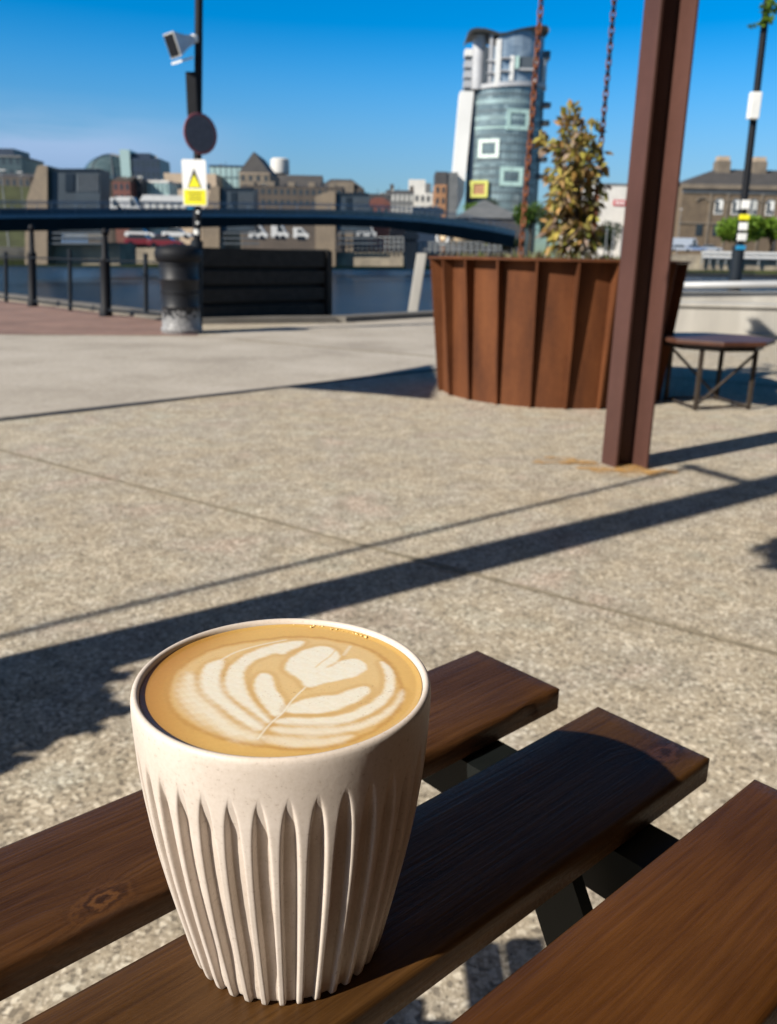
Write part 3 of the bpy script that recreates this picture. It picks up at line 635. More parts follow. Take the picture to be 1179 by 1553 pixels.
# ================================================================== octagonal table
mk_corten('table_wood', (.05, .022, .016), (.08, .036, .024), (.11, .05, .032), .45, 8.)
plain('black_tube', (.045, .036, .030), .5, 0, .2, 20)
OT = Vector((2.22, 5.98, 0)); oh = .47
ot = empty('octagonal_table', 'low octagonal brown table on thin metal legs beside the planter', 'table', OT, .2)
RO = .40
mb = MB(); pts = [Vector((RO*math.cos(R_(22.5+45*k)), RO*math.sin(R_(22.5+45*k)), oh-.028)) for k in range(8)]; mb.prism(pts, (0, 0, .028)); mb.build('tabletop', 'table_wood', ot, bevel=.004)
mb = MB(); pts = [Vector((.33*math.cos(R_(22.5+45*k)), .33*math.sin(R_(22.5+45*k)), oh-.068)) for k in range(8)]; mb.prism(pts, (0, 0, .038)); mb.build('apron', 'black_tube', ot)
lg = [Vector((.2*sx_, .2*sy_, 0)) for sx_, sy_ in ((-1, -1), (1, -1), (1, 1), (-1, 1))]
for p in lg: mb = MB(); mb.box(p.x-.012, p.x+.012, p.y-.012, p.y+.012, 0, oh-.068); mb.build('leg', 'black_tube', ot)
for i in range(4):
    p, q = lg[i], lg[(i+1) % 4]; mb = MB(); mb.tube([p+Vector((0, 0, .02)), q+Vector((0, 0, .02))], .009, None, 6); mb.build('foot_rail', 'black_tube', ot)
    if i in (0, 2): mb = MB(); mb.tube([p+Vector((0, 0, .03)), q+Vector((0, 0, oh-.09))], .010, None, 6); mb.build('diagonal_brace', 'black_tube', ot)
# ================================================================== concrete ramp wall at right
m_, nt_, p_ = newmat('pale_concrete'); v_ = coords(nt_); nn = noise(nt_, coords(nt_, (1, 1, .25)), 1.6, 6); 
nt_.links.new(ramp(nt_, nn, [(.3, (.30, .285, .26)), (.55, (.42, .40, .36)), (.75, (.55, .53, .48))]), p_.inputs['Base Color']); p_.inputs['Roughness'].default_value = .85; MATS['pale_concrete'] = m_
plain('rail_steel', (.42, .43, .44), .5, .2, .1, 3)
rw_ = empty('concrete_ramp_wall', 'pale concrete ramp wall with a rounded steel rail behind the octagonal table', 'wall', (6.5, 12.2, 0), R_(-3))
za = at(1100, 461, 12.2).z; zb = at(1100, 442, 14.4).z
mb = MB(); mb.box(-2.6, 9, 0, .5, 0, za-.05); mb.build('wall', 'pale_concrete', rw_)
mb = MB(); mb.box(-2.65, 9, -.04, .56, za-.05, za+.0); mb.build('coping', 'pale_concrete', rw_, bevel=.012)
mb = MB(); mb.prism([(-2.8, 1.8, 0), (9, 1.8, 0), (9, 1.8, zb+.16), (-2.8, 1.8, zb-.03)], (0, .45, 0)); mb.build('ramp_slab', 'pale_concrete', rw_)
mb = MB(); mb.tube([(-2.9, 1.7, zb+.06), (0, 1.7, zb+.16), (9, 1.7, zb+.37)], .055, None, 10); mb.build('handrail', 'rail_steel', rw_, smooth=True)
for x_ in (-2.2, .35, 3, 6): mb = MB(); mb.box(x_-.05, x_+.05, 1.66, 1.76, 0, zb+.09+.05*(x_+2.5)/2); mb.build('rail_post', 'pale_concrete', rw_)

# ================================================================== added building and awning that block blue sky fill (behind and right of the camera, outside the view)
plain('win_glass', (.02, .025, .03), .1); plain('dark_cladding', (.16, .105, .07), .7, 0, .25, 6); plain('awning_cloth', (.38, .31, .24), .9, 0, .15, 4)  # cladding and cloth tinted to bounce warm fill light
cf = empty('sky_block_building', 'added unseen timber clad building behind the table, blocking blue sky light', 'building', (3.1, -8, 0))
mb = MB(); mb.box(0, 9, -1, 12.3, 0, 4.2); mb.box(-7.5, 0, -1, 1.5, 0, 7.5); mb.build('wall', 'dark_cladding', cf)
for y_ in (3, 6, 9): mb = MB(); mb.box(-.03, .02, y_, y_+1.9, .3, 2.5); mb.build('window', 'win_glass', cf)
mb = MB(); mb.box(-.15, 9.1, -1.1, 12.45, 4.2, 4.35); mb.build('roof', 'black_tube', cf)
aw = empty('sky_block_awning', 'added unseen brown cloth awning over the tables, blocking blue sky light', 'awning', (0, 0, 0))
mb = MB(); mb.prism([(-1.2, -3.8, 2.85), (3.08, -3.8, 3.1), (3.08, 2.2, 3.1), (-1.2, 2.2, 2.85)], (0, 0, .02)); mb.build('cloth', 'awning_cloth', aw)
for y_ in (-3.7, -.8, 2.1): mb = MB(); mb.tube([(-1.18, y_, 2.84), (3.08, y_, 3.08)], .02, None, 8); mb.build('arm', 'frame_paint', aw)

fc = empty('chair_shadow_slats', 'added unseen chair slats left of the table, placed to cast striped shadows', 'chair', (0, 0, 0))
for x0_, x1_, y0_, y1_ in ((-.427, -.385, .2, .60), (-.366, -.322, .2, .61), (-.545, -.50, .2, .50)):  # added slats, set where their shadows fall as stripes on the ground
    mb = MB(); mb.box(x0_, x1_, y0_, y1_, .44, .455); mb.build('slat', 'wood_c', fc, bevel=.002)
for y_ in (.24, .46): mb = MB(); mb.box(-.55, -.32, y_, y_+.02, .42, .4395); mb.build('rail', 'frame_paint', fc)
for x_, y_ in ((-.54, .25), (-.54, .47), (-.335, .25)): mb = MB(); mb.box(x_, x_+.015, y_-.02, y_-.001, 0, .4395); mb.build('leg', 'frame_paint', fc)
# ================================================================== midground left: railing, bin, sign pole, dark slatted screen
plain('black_iron', (.009, .010, .013), .6, 0, .2, 12); plain('navy_iron', (.012, .017, .024), .65, 0, .2, 6)
plain('chrome', (.7, .7, .7), .12, .9, .05, 3)
rl = empty('quay_railing', 'black quay railing with round topped posts beside the river', 'railing')
posts = [(50, 465, 343, .075), (161, 480, 349, .085), (-45, 452, 340, .07)]; thin = [(107, 472, 378), (222, 482, 384), (10, 459, 382), (-100, 447, 370)]
pts_ = []
for px, yb, yt, r in posts:
    b_ = gnd(px, yb); t_ = at(px-2, yt, b_.y); pts_.append((b_, t_.z)); mb = MB(); k = r
    for f in (0,): mb.grid([[(b_.x+(t_.x-b_.x)*z/t_.z+k*s_*math.cos(q), b_.y+k*s_*math.sin(q), z) for q in [6.283*j/14 for j in range(14)]] for z, s_ in ((0, 1.15), (.10, 1.15), (.12, .95), (t_.z*.62, .9), (t_.z*.66, 1.05), (t_.z*.70, .62), (t_.z-.08, .5))], None, True, True, True)
    po = mb.build('post', 'black_iron', rl, smooth=True, ang=40)
    mb = MB(); mb.lathe([(.001, t_.z-.09), (.045, t_.z-.07), (.06, t_.z-.03), (.045, t_.z+.015), (.001, t_.z+.03)], (t_.x, b_.y), None, 14); mb.build('ball', 'black_iron', po, smooth=True)
for px, yb, yt in thin:
    b_ = gnd(px, yb); t_ = at(px-1, yt, b_.y); mb = MB(); mb.tube([b_, Vector((t_.x, b_.y, t_.z))], .035, None, 8); mb.build('baluster', 'navy_iron', rl)
pp = sorted(pts_, key=lambda q: q[0].x)
for hh in (.10, .82):
    a = pp[0][0]; mb = MB(); mb.tube([gnd(-100, 447)+Vector((0, 0, hh)), gnd(50, 465)+Vector((0, 0, hh)), gnd(161, 480)+Vector((0, 0, hh)), gnd(245, 488)+Vector((0, 0, hh))], .012 if hh > .5 else .02, None, 6); mb.build('rail', 'navy_iron', rl)
# litter bin
BL = gnd(268, 508); bx_ = BL.x; by_ = BL.y
lb = empty('litter_bin', 'tall round black litter bin with scuffed silver base beside the sign pole', 'litter bin', (bx_, by_+.28, 0))
m_, nt_, p_ = newmat('scuffed_bin'); v_ = coords(nt_); s3 = nt_.nodes.new('ShaderNodeSeparateXYZ'); nt_.links.new(v_, s3.inputs[0]); nn = noise(nt_, v_, 22., 6, .7)
mr = nt_.nodes.new('ShaderNodeMapRange'); nt_.links.new(s3.outputs[2], mr.inputs[0]); mr.inputs[1].default_value = .42; mr.inputs[2].default_value = .12
ad = nt_.nodes.new('ShaderNodeMath'); ad.operation = 'MULTIPLY_ADD'; nt_.links.new(mr.outputs[0], ad.inputs[0]); ad.inputs[1].default_value = .34; nt_.links.new(nn, ad.inputs[2])
nt_.links.new(ramp(nt_, ad.outputs[0], [(.70, (.010, .011, .014)), (.78, (.34, .34, .34)), (.86, (.10, .10, .10)), (.95, (.4, .4, .4))]), p_.inputs['Base Color']); p_.inputs['Roughness'].default_value = .5; p_.inputs['Specular IOR Level'].default_value = .3; MATS['bin'] = m_
mb = MB(); mb.lathe([(.24, 0), (.255, .05), (.235, .08), (.225, .30), (.235, .32), (.225, .34), (.23, .62), (.245, .64), (.23, .66), (.235, .84)], (0, 0), None, 32, True); mb.build('drum', 'bin', lb, smooth=True, ang=50)
mb = MB(); mb.lathe([(.235, .84), (.27, .86), (.285, .93), (.27, .99), (.20, 1.03), (.09, 1.05), (.001, 1.055)], (0, 0), None, 32); mb.build('lid', 'black_iron', lb, smooth=True, ang=50)
for z in (.48, .80): mb = MB(); mb.lathe([(.232, z), (.246, z+.008), (.232, z+.022)], (0, 0), None, 32); mb.build('band', 'black_iron', lb, smooth=True)
# sign pole and what hangs on it
YP = 10.9; pb = at(298, 506, YP); pb.z = 0; lean = (at(302, 0, YP)-pb)
spl = empty('sign_pole', 'tall dark pole by the quay carrying the round sign and the warning sign', 'pole', pb)
dirn = lean.normalized()
mb = MB(); mb.tube([Vector((0, 0, 0)), dirn*1.1], .075, None, 14); mb.build('base_sleeve', 'navy_iron', spl, smooth=True, ang=40)
mb = MB(); mb.tube([dirn*1.1, dirn*7.5], [.048, .042], None, 12); mb.build('shaft', 'black_iron', spl, smooth=True, ang=40)
def onpole(y, dx=0, dy=0): p = at(300, y, YP)-pb; return dirn*(p.z/dirn.z)+Vector((dx, dy, 0))
c_ = onpole(145, -.055, -.02); mb = MB(); mb.box(c_.x-.065, c_.x+.06, c_.y-.07, c_.y+.02, onpole(178).z, onpole(111).z); mb.build('control_box', 'black_iron', spl, bevel=.01)
c_ = onpole(178); 
plain('sticker_white', (.75, .75, .72), .5); plain('sticker_blue', (.02, .22, .42), .5)
for y, w, h_, mt, dx in ((315, .07, .035, 'sticker_blue', -.07), (303, .03, .05, 'sticker_white', .015), (322, .028, .035, 'sticker_white', .02), (352, .05, .06, 'sticker_white', 0), (338, .03, .03, 'sticker_white', .015)):
    q = onpole(y, dx); mb = MB(); rows_ = []
    for a_ in (-2.1, -1.7, -1.3, -.9): rows_.append([(q.x-dx+dx+.053*math.cos(a_)*w/.03*.6, q.y+.054*math.sin(a_)-.002, q.z-h_/2), (q.x+.053*math.cos(a_)*w/.03*.6, q.y+.054*math.sin(a_)-.002, q.z+h_/2)])
    mb.grid(rows_); mb.prism([rows_[0][0], rows_[-1][0], rows_[-1][1], rows_[0][1]], (0, .003, 0)); mb.build('sticker', mt, spl)
# round sign seen from behind
m_, nt_, p_ = newmat('sign_back'); nn = noise(nt_, coords(nt_), 18., 4)
nt_.links.new(ramp(nt_, nn, [(.3, (.07, .072, .09)), (.7, (.11, .11, .135))]), p_.inputs['Base Color']); p_.inputs['Roughness'].default_value = .5; MATS['sign_back'] = m_
plain('sign_rim', (.22, .07, .09), .5)
q = pb+onpole(204, .045, -.07); rs = empty('round_sign', 'round dark traffic sign with dull red rim, high on the sign pole', 'sign', q, R_(44))
r_ = 27.5/1292*YP*.98
mb = MB(); mb.grid([[(r_*s_*math.cos(t_), y_, r_*s_*math.sin(t_)) for t_ in [6.283*k/40 for k in range(40)]] for s_, y_ in ((.88, -.006), (.88, .006))], None, True, True, True); mb.build('disc', 'sign_back', rs)
mb = MB(); mb.grid([[(r_*s_*math.cos(t_), y_, r_*s_*math.sin(t_)) for t_ in [6.283*k/40 for k in range(40)]] for s_, y_ in ((.86, -.007), (.98, -.012), (1.0, 0), (.98, .010), (.86, .007))], None, True); mb.build('rim', 'sign_rim', rs, smooth=True)
mb = MB(); mb.box(-.03, .03, .007, .05, -.04, .04); mb.build('bracket', 'black_iron', rs)
# warning sign
plain('sign_white', (.80, .80, .78), .45, 0, .06); plain('sign_yellow', (.80, .72, .02), .45, 0, .05); plain('sign_black', (.02, .02, .02), .5)
ws = empty('warning_sign', 'white sign with yellow warning triangle and yellow panel on the pole', 'sign', pb+onpole(278, -.02, -.07), 0)
hw, hh = 17/1292*YP, 30/1292*YP*1.02
def slab(x0, x1, z0, z1, y, t, nm, mt, r=.012):
    pts = []
    for (cx_, cz_, a0) in ((x1-r, z1-r, 0), (x0+r, z1-r, 90), (x0+r, z0+r, 180), (x1-r, z0+r, 270)):
        for a in (0, 30, 60, 90): pts.append((cx_+r*math.cos(R_(a0+a)), y, cz_+r*math.sin(R_(a0+a))))
    mb = MB(); mb.prism(pts, (0, t, 0)); return mb.build(nm, mt, ws)
slab(-hw, hw, -hh, hh, -.003, .006, 'board', 'sign_white', .02)
slab(-hw+.012, hw-.012, -hh+.012, -hh*.30, -.006, .003, 'yellow_panel', 'sign_yellow')
mb = MB(); mb.prism([(-.085, -.0065, -hh*.22), (.085, -.0065, -hh*.22), (0, -.0065, hh*.62)], (0, .0035, 0)); mb.build('triangle_border', 'sign_black', ws)
mb = MB(); mb.prism([(-.074, -.009, -hh*.22+.007), (.074, -.009, -hh*.22+.007), (0, -.009, hh*.36)], (0, .0025, 0)); mb.build('triangle', 'sign_yellow', ws)
mb = MB()
for z, w in ((-hh*.44, .085), (-hh*.58, .07), (-hh*.72, .08)):
    mb.box(-w, w, -.0085, -.006, z-.005, z+.005)
mb.build('text_lines', 'sign_black', ws)
mb = MB(); mb.box(-.05, .05, .003, .03, .1, .13); mb.box(-.05, .05, .003, .03, -.13, -.1); mb.build('bracket', 'black_iron', ws)
# floodlight / horn camera near the top of the pole
plain('housing_grey', (.55, .55, .54), .35, .2, .15, 8)
hc_ = pb+onpole(60, -.04, -.02); cc = empty('security_camera', 'grey flared security camera unit high on the left pole', 'security camera', hc_)
ax = (at(261, 69, YP-.22)-hc_).normalized(); s1 = ax.cross(Vector((0, 0, 1))).normalized(); s2 = s1.cross(ax)
def rect(c, w, h): return [c+s1*w+s2*h, c-s1*w+s2*h, c-s1*w-s2*h, c+s1*w-s2*h]
L = (at(261, 69, YP-.22)-hc_).length
mb = MB(); mb.grid([rect(ax*L*.12, .045, .045), rect(ax*L*.45, .06, .065), rect(ax*L*.8, .10, .105), rect(ax*L*1.0, .12, .13)], None, True, True, True); mb.build('housing', 'housing_grey', cc, bevel=.008)
mb = MB(); mb.grid([rect(ax*L*1.003, .10, .11), rect(ax*L*1.02, .10, .11)], None, True, True, True); mb.build('lens_window', 'black_iron', cc)
mb = MB(); c_ = ax*L*.72-s2*.17; mb.grid([rect(c_-ax*.07, .10, .012), rect(c_+ax*.10, .12, .012)], None, True, True, True); mb.build('lower_plate', 'sticker_white', cc)
mb = MB(); mb.tube([(0, .02, .0), ax*L*.14], .035); mb.lathe([(.001, -.05), (.05, -.04), (.055, 0), (.05, .04), (.001, .05)], (0, 0), None, 16); mb.build('bracket', 'housing_grey', cc, smooth=True, ang=40)
# dark slatted enclosure
sc0 = gnd(308, 491); sc1 = gnd(497, 482); dS = (sc1-sc0); LS = dS.length; zt0 = at(306, 373, sc0.y).z; zt1 = at(493, 377, sc1.y).z
se = empty('timber_screen', 'dark stained horizontal timber screen standing at the river edge', 'screen', sc0, math.atan2(dS.y, dS.x))
mk_wood('screen_wood', (.010, .009, .008), (.022, .020, .018), (.038, .035, .031), [], .6)
mb = MB(); mb.box(0, LS, .12, .9, .03, zt0-.02); mb.build('backing', 'black_iron', se)
nb_ = 4; hB = (zt0-.06)/nb_
for k in range(nb_):
    mb = MB(); mb.box(.02, LS-.02, .03, .119, .04+k*hB, .04+(k+1)*hB-(.06 if k < 3 else .0)); mb.build('board', 'screen_wood', se, bevel=.006)
mb = MB(); mb.box(-.09, .0, 0, .14, 0, zt0+.02); mb.build('upright', 'black_iron', se)
mb = MB(); mb.prism([(LS, 0, 0), (LS+.10, .0, 0), (LS+.10, .0, zt0*.97), (LS, 0, zt0)], (0, .9, 0)); mb.build('upright', 'screen_wood', se)
# leaning pale post
b_ = gnd(626, 475); t_ = at(640, 384, b_.y); mb = MB(); w_ = .085
mb.prism([b_+Vector((-w_, -w_, 0)), b_+Vector((w_, -w_, 0)), b_+Vector((w_, w_, 0)), b_+Vector((-w_, w_, 0))], t_-b_); lp = mb.build('leaning_post', 'pale_concrete', bevel=.012); tag(lp, 'pale square concrete post leaning at the quay edge left of the planter', 'post')
# buoy
bo = empty('mooring_buoy', 'faded orange mooring buoy floating on the river at the far left', 'buoy', gnd(12, 399, -1.9))
plain('buoy_orange', (.70, .17, .09), .5); sB = bo.location.y*13/1292
mb = MB(); mb.lathe([(.001, -sB*.6), (sB*.7, -sB*.5), (sB, 0), (sB*.75, sB*.6), (sB*.25, sB*.9), (.001, sB*.95)], (0, 0), None, 20); mb.build('float', 'buoy_orange', bo, smooth=True)
mb = MB(); mb.lathe([(sB*.16, sB*.9), (sB*.13, sB*1.6), (.001, sB*1.62)], (0, 0), None, 10); mb.build('top_ring', 'black_iron', bo, smooth=True)
# ================================================================== footbridge and weir
plain('bridge_steel', (.016, .030, .036), .5, 0, .2, .6); plain('bridge_edge', (.13, .17, .22), .4, .3, .1, .5)
plain('rail_glass', (.055, .085, .12), .15, 0, .25, .3)
fb = empty('footbridge', 'long dark curved steel footbridge crossing the river', 'bridge')
st_ = [(-160, 68, 326, 350, 303), (0, 75, 326, 350, 305), (150, 82, 325, 347, 306), (300, 90, 324.5, 344, 307), (400, 96, 325, 341, 308), (500, 103, 326, 341, 309), (580, 110, 329, 344, 312), (640, 117, 333, 352, 317), (700, 124, 340, 361, 325), (750, 130, 348, 369, 335), (782, 135, 355, 374, 344)]
def brow(x, Y, y): return at(x, y, Y)
tops = [brow(x, Y, a) for x, Y, a, b, c in st_]; bots = [brow(x, Y, b) for x, Y, a, b, c in st_]; rls = [brow(x, Y, c) for x, Y, a, b, c in st_]
Wd = Vector((-.5, 3.6, 0))
rows_ = []
for t_, b_ in zip(tops, bots):
    ed = .22*(t_.z-b_.z); rows_.append([t_, t_-Vector((0, 0, ed)), Vector((b_.x-.2, b_.y+1.3, b_.z)), Vector((b_.x-.3, b_.y+2.6, b_.z)), t_+Wd-Vector((0, 0, ed)), t_+Wd])
mb = MB(); mb.grid(rows_, None, True, True, True); mb.build('deck', 'bridge_steel', fb)
mb = MB(); mb.grid([[t_+Vector((0, -.06, .02)), t_+Vector((0, -.06, -.28)), t_+Vector((0, -.01, -.28)), t_+Vector((0, -.01, .02))] for t_ in tops], None, True, True, True); mb.build('deck_edge', 'bridge_edge', fb)
for off, nm in ((Vector((0, 0, 0)), 0), (Wd, 1)):
    mb = MB(); mb.tube([r+off for r in rls], .05, None, 6); mb.build('handrail', 'bridge_edge', fb)
    for fr in (.5,):
        mb = MB(); mb.tube([t_.lerp(r, fr)+off for t_, r in zip(tops, rls)], .03, None, 6); mb.build('mid_rail', 'bridge_edge', fb)
    mb = MB()
    mb.grid([[t_+off+Vector((0, .02, .06)), t_.lerp(r, .45)+off+Vector((0, .02, 0)), t_.lerp(r, .45)+off+Vector((0, .05, 0)), t_+off+Vector((0, .05, .06))] for t_, r in zip(tops, rls)], None, True, True, True); mb.build('infill_panel', 'rail_glass', fb)
    for i in range(len(tops)-1):
        for k in range(4):
            f_ = k/4; a_ = tops[i].lerp(tops[i+1], f_)+off; c_ = rls[i].lerp(rls[i+1], f_)+off; mb = MB(); mb.tube([a_, c_], .035, None, 5); mb.build('rail_post', 'bridge_edge', fb)
facade('pier_stone', (.24, .185, .125), (.14, .11, .08)); plain('slate_panel', (.038, .052, .066), .4, 0, .25, .5); plain('dark_window', (.010, .014, .022), .2, 0, .2, .3); plain('box_grey', (.07, .085, .10), .5, 0, .2, .5)
def weir_pier(x0, x1, ytop, ybot, Y, bx0, bx1, bt, bb, lab, mirror=False):
    o = empty('weir_pier', lab, 'weir pier', at((x0+x1)/2, ybot, Y), 0, 'piers of the weir under the footbridge'); L0 = o.location
    def q(x, y, dy=0): return at(x, y, Y)-L0+Vector((0, dy, 0))
    mb = MB(); mb.prism([q(x0, ybot), q(x1, ybot), q(x1, ytop), q(x1-(x1-x0)*.25, ytop-1), q(x0+(x1-x0)*.55 if not mirror else x0, ytop+8 if mirror else ytop+1), q(x0+(x1-x0)*.02, ytop+(ybot-ytop)*.38)], (0, 4, 0)); mb.build('pier_body', 'pier_stone', o)
    mb = MB(); mb.prism([q(bx0, bb, .6), q(bx1, bb, .6), q(bx1, bt, .6), q(bx0, bt, .6)], (0, 3.2, 0)); bxo = mb.build('control_room', 'slate_panel', o)
    w = bx1-bx0
    mb = MB(); mb.prism([q(bx0+w*.02, bt+3, .5), q(bx1-w*.02, bt+3, .5), q(bx1-w*.02, bt-1, .5), q(bx0+w*.02, bt-1, .5)], (0, 3.4, 0)); mb.build('roof_edge', 'dark_window', bxo)
    mb = MB(); mb.prism([q(bx0+w*.30, bt+34, .5), q(bx0+w*.48, bt+34, .5), q(bx0+w*.48, bt+6, .5), q(bx0+w*.30, bt+6, .5)], (0, .2, 0)); mb.build('window', 'dark_window', bxo)
    for k in range(6):
        mb = MB(); xx = bx0+w*(.54+.075*k); mb.prism([q(xx, bt+34, .52), q(xx+w*.045, bt+34, .52), q(xx+w*.045, bt+8, .52), q(xx, bt+8, .52)], (0, .2, 0)); mb.build('panel', 'box_grey', bxo)
    # gate opening and rails beneath the bridge
    for k, yy in enumerate((352, 360, 368)):
        mb = MB(); mb.prism([q(bx0, yy+2.5, .3), q(bx1+8, yy+2.5, .3), q(bx1+8, yy, .3), q(bx0, yy, .3)], (0, .3, 0)); mb.build('gate_beam', 'box_grey', o)
    return o
weir_pier(38, 72, 251, 401, 92, 74, 149, 256, 350, 'tan weir pier at the left with a slate control room')
weir_pier(306, 333, 283, 402, 112, 334, 385, 285, 350, 'tan weir pier just right of the sign pole')
weir_pier(478, 509, 290, 404, 135, 510, 560, 293, 350, 'tan weir pier above the right end of the timber screen', True)
for args in ((615, 632, 345, 408, 150, 'dark narrow pier beneath the footbridge left of the planter'),):
    x0, x1, yt, yb, Y, lab = args; mb = MB(); mb.prism([at(x0, yb, Y), at(x1, yb, Y), at(x1+1, yt, Y), at(x0-1, yt, Y)], (0, 3, 0)); mb.prism([at(x0-4, yt+18, Y-.3), at(x1+4, yt+18, Y-.3), at(x1+4, yt+10, Y-.3), at(x0-4, yt+10, Y-.3)], (0, 3.6, 0)); tag(mb.build('bridge_pier', 'dark_window'), lab, 'pier')
# lock wall between the first two piers, its green lower band and the deck shadow zone
def qwall(x0, x1, yt, yb, Y, dep, nm='quay_wall', mat='quay'):
    mb = MB(); mb.prism([at(x0, yb, Y), at(x1, yb, Y), at(x1, yt, Y), at(x0, yt, Y)], (0, dep, 0)); o = mb.build(nm, mat); return tag(o, kind='structure')
qwall(72, 182, 368, 402, 94, 6); qwall(510, 612, 382, 404, 137, 6); qwall(634, 760, 383, 404, 152, 6)
# far quay railings seen under the bridge
plain('grey_rail', (.22, .23, .23), .5, .2, .15, .5)
def long_rail(x0, x1, yt, yb, Y, lab, n_=14):
    o = empty('quayside_railing', lab, 'railing', at(x0, yb, Y)); L0 = o.location
    for k, f_ in enumerate((0, .33, .66)):
        a = at(x0, yt+(yb-yt)*f_, Y)-L0; b = at(x1, yt+(yb-yt)*f_, Y)-L0; mb = MB(); mb.tube([a, b], Y*.0009, None, 5); mb.build('rail', 'grey_rail', o)
    for k in range(n_+1):
        x = x0+(x1-x0)*k/n_; mb = MB(); mb.tube([at(x, yb, Y)-L0, at(x, yt, Y)-L0], Y*.0009, None, 5); mb.build('post', 'grey_rail', o)
long_rail(75, 158, 352, 368, 93, 'pale grey railing under the bridge on the left lock wall')
long_rail(516, 612, 360, 382, 136.5, 'pale grey railing under the bridge right of the third pier')
long_rail(634, 760, 368, 384, 151, 'pale grey railing low under the bridge near the planter')
# ================================================================== city
plain('teal_glass_d', (.05, .075, .085), .25); plain('teal_glass_l', (.30, .42, .42), .25); plain('navy_block', (.018, .032, .060), .4, 0, .2, .2)
facade('brown_brick', (.085, .066, .052), (.045, .036, .030)); facade('tan_stone', (.21, .17, .125), (.11, .09, .07)); facade('cream_wall', (.46, .36, .26), (.33, .26, .19)); facade('white_wall', (.66, .64, .60), (.50, .49, .46))
facade('grey_wall', (.15, .155, .16), (.09, .10, .105)); facade('red_brick', (.17, .055, .04), (.09, .035, .028)); facade('orange_brick', (.40, .20, .095), (.23, .12, .06)); facade('slate_roof', (.075, .070, .068), (.045, .043, .043)); facade('dark_wall', (.07, .068, .07), (.04, .04, .045)); facade('victorian_stone', (.17, .125, .080), (.085, .062, .042))
plain('win_dark', (.03, .04, .05), .15, 0, .3, .2); plain('win_pale', (.5, .5, .47), .3, 0, .12, .3); plain('sash_white', (.75, .74, .70), .5)
def building(nm, lab, cat, x0, x1, yt, Y, dep, wall, rows=3, cols=4, win='win_dark', roof=None, rh=8, ridge='x', wf=(.5, .55), rz=0, group=None, basez=GZ, parapet=None):
    xm = (x0+x1)/2; c = at(xm, yt, Y); w = (x1-x0)/1292*(Y*1.03); h = c.z-basez
    o = empty(nm, lab, cat, (c.x, Y, basez), R_(rz), group); m1 = MB()
    m1.box(-w/2, w/2, 0, dep, 0, h); wl = m1.build('wall', wall, o)
    u = Y/1255.
    if rows and cols:
        base = None
        for r in range(rows):
            for q in range(cols):
                cx_ = -w/2+w*(q+.5)/cols; cz = h*(r+.5)/rows if h < 12 else h-(r+.5)*min(h/rows, 14*u)
                ww, wh = w/cols*wf[0]/2, min(h/rows, 14*u)*wf[1]/2
                if base is None:
                    m2 = MB(); m2.box(-ww, ww, -.06-.02*u, .1, -wh, wh); base = m2.build('window', win, o); base.location = (cx_, 0, cz)
                else:
                    k = base.copy(); C.objects.link(k); k.parent = o; k.location = (cx_, 0, cz)
    rh = rh*u
    if roof:
        m2 = MB(); ov = .6*u
        a, b = -w/2-ov, w/2+ov
        if ridge == 'x': m2.prism([(a, -ov, h), (a, dep+ov, h), (a, dep/2, h+rh)], (b-a, 0, 0))
        elif ridge == 'y': m2.prism([(a, -ov, h), (b, -ov, h), ((a+b)/2, -ov, h+rh)], (0, dep+2*ov, 0))
        elif ridge == 'hip':
            i_ = min(w*.28, dep*.5); V = [(a, -ov, h), (b, -ov, h), (b, dep+ov, h), (a, dep+ov, h), (a+i_, dep/2, h+rh), (b-i_, dep/2, h+rh)]
            for f_ in ((0, 1, 5, 4), (1, 2, 5), (2, 3, 4, 5), (3, 0, 4), (0, 3, 2, 1)): m2.poly([V[k] for k in f_])
        elif ridge == 'flat': m2.box(a, b, -ov, dep+ov, h, h+rh)
        elif ridge == 'barrel': m2.prism([(w*.54*math.cos(t), -ov, h+rh*math.sin(t)) for t in [math.pi*k/14 for k in range(15)]], (0, dep+ov, 0))
        m2.build('roof', roof, o)
    if rows and Y > 200 and ridge != 'barrel' and nm not in ('stone_customs_house', 'pyramid_roof_pavilion'):
        for q in range(3):
            xx = w*(rng.random()-.5)*.8; ww = u*(1+2.5*rng.random()); hh_ = rh*(.4 if roof and ridge != 'flat' else (1 if roof else 0))+u*(1.5+3*rng.random())
            m2 = MB(); m2.box(xx-ww, xx+ww, dep*.3, dep*.3+3*u, h-.1, h+hh_); m2.build('roof_plant', ('dark_wall', 'grey_wall', 'win_pale')[q], o)
        xx = w*(rng.random()-.5)*.7; m2 = MB(); m2.tube([(xx, dep*.4, h), (xx, dep*.4, h+u*9)], .16*u+.05, None, 5); m2.build('aerial', 'dark_wall', o)
    if parapet:
        m2 = MB(); m2.box(-w/2-.3*u, w/2+.3*u, -.3*u-.05, 0-.0, h-1.2*u, h+.6*u); m2.build('cornice', parapet, o)
    return o, w, h, u
def add(o, nm, mat, x0, x1, y0, y1, z0, z1): m2 = MB(); m2.box(x0, x1, y0, y1, z0, z1); return m2.build(nm, mat, o)
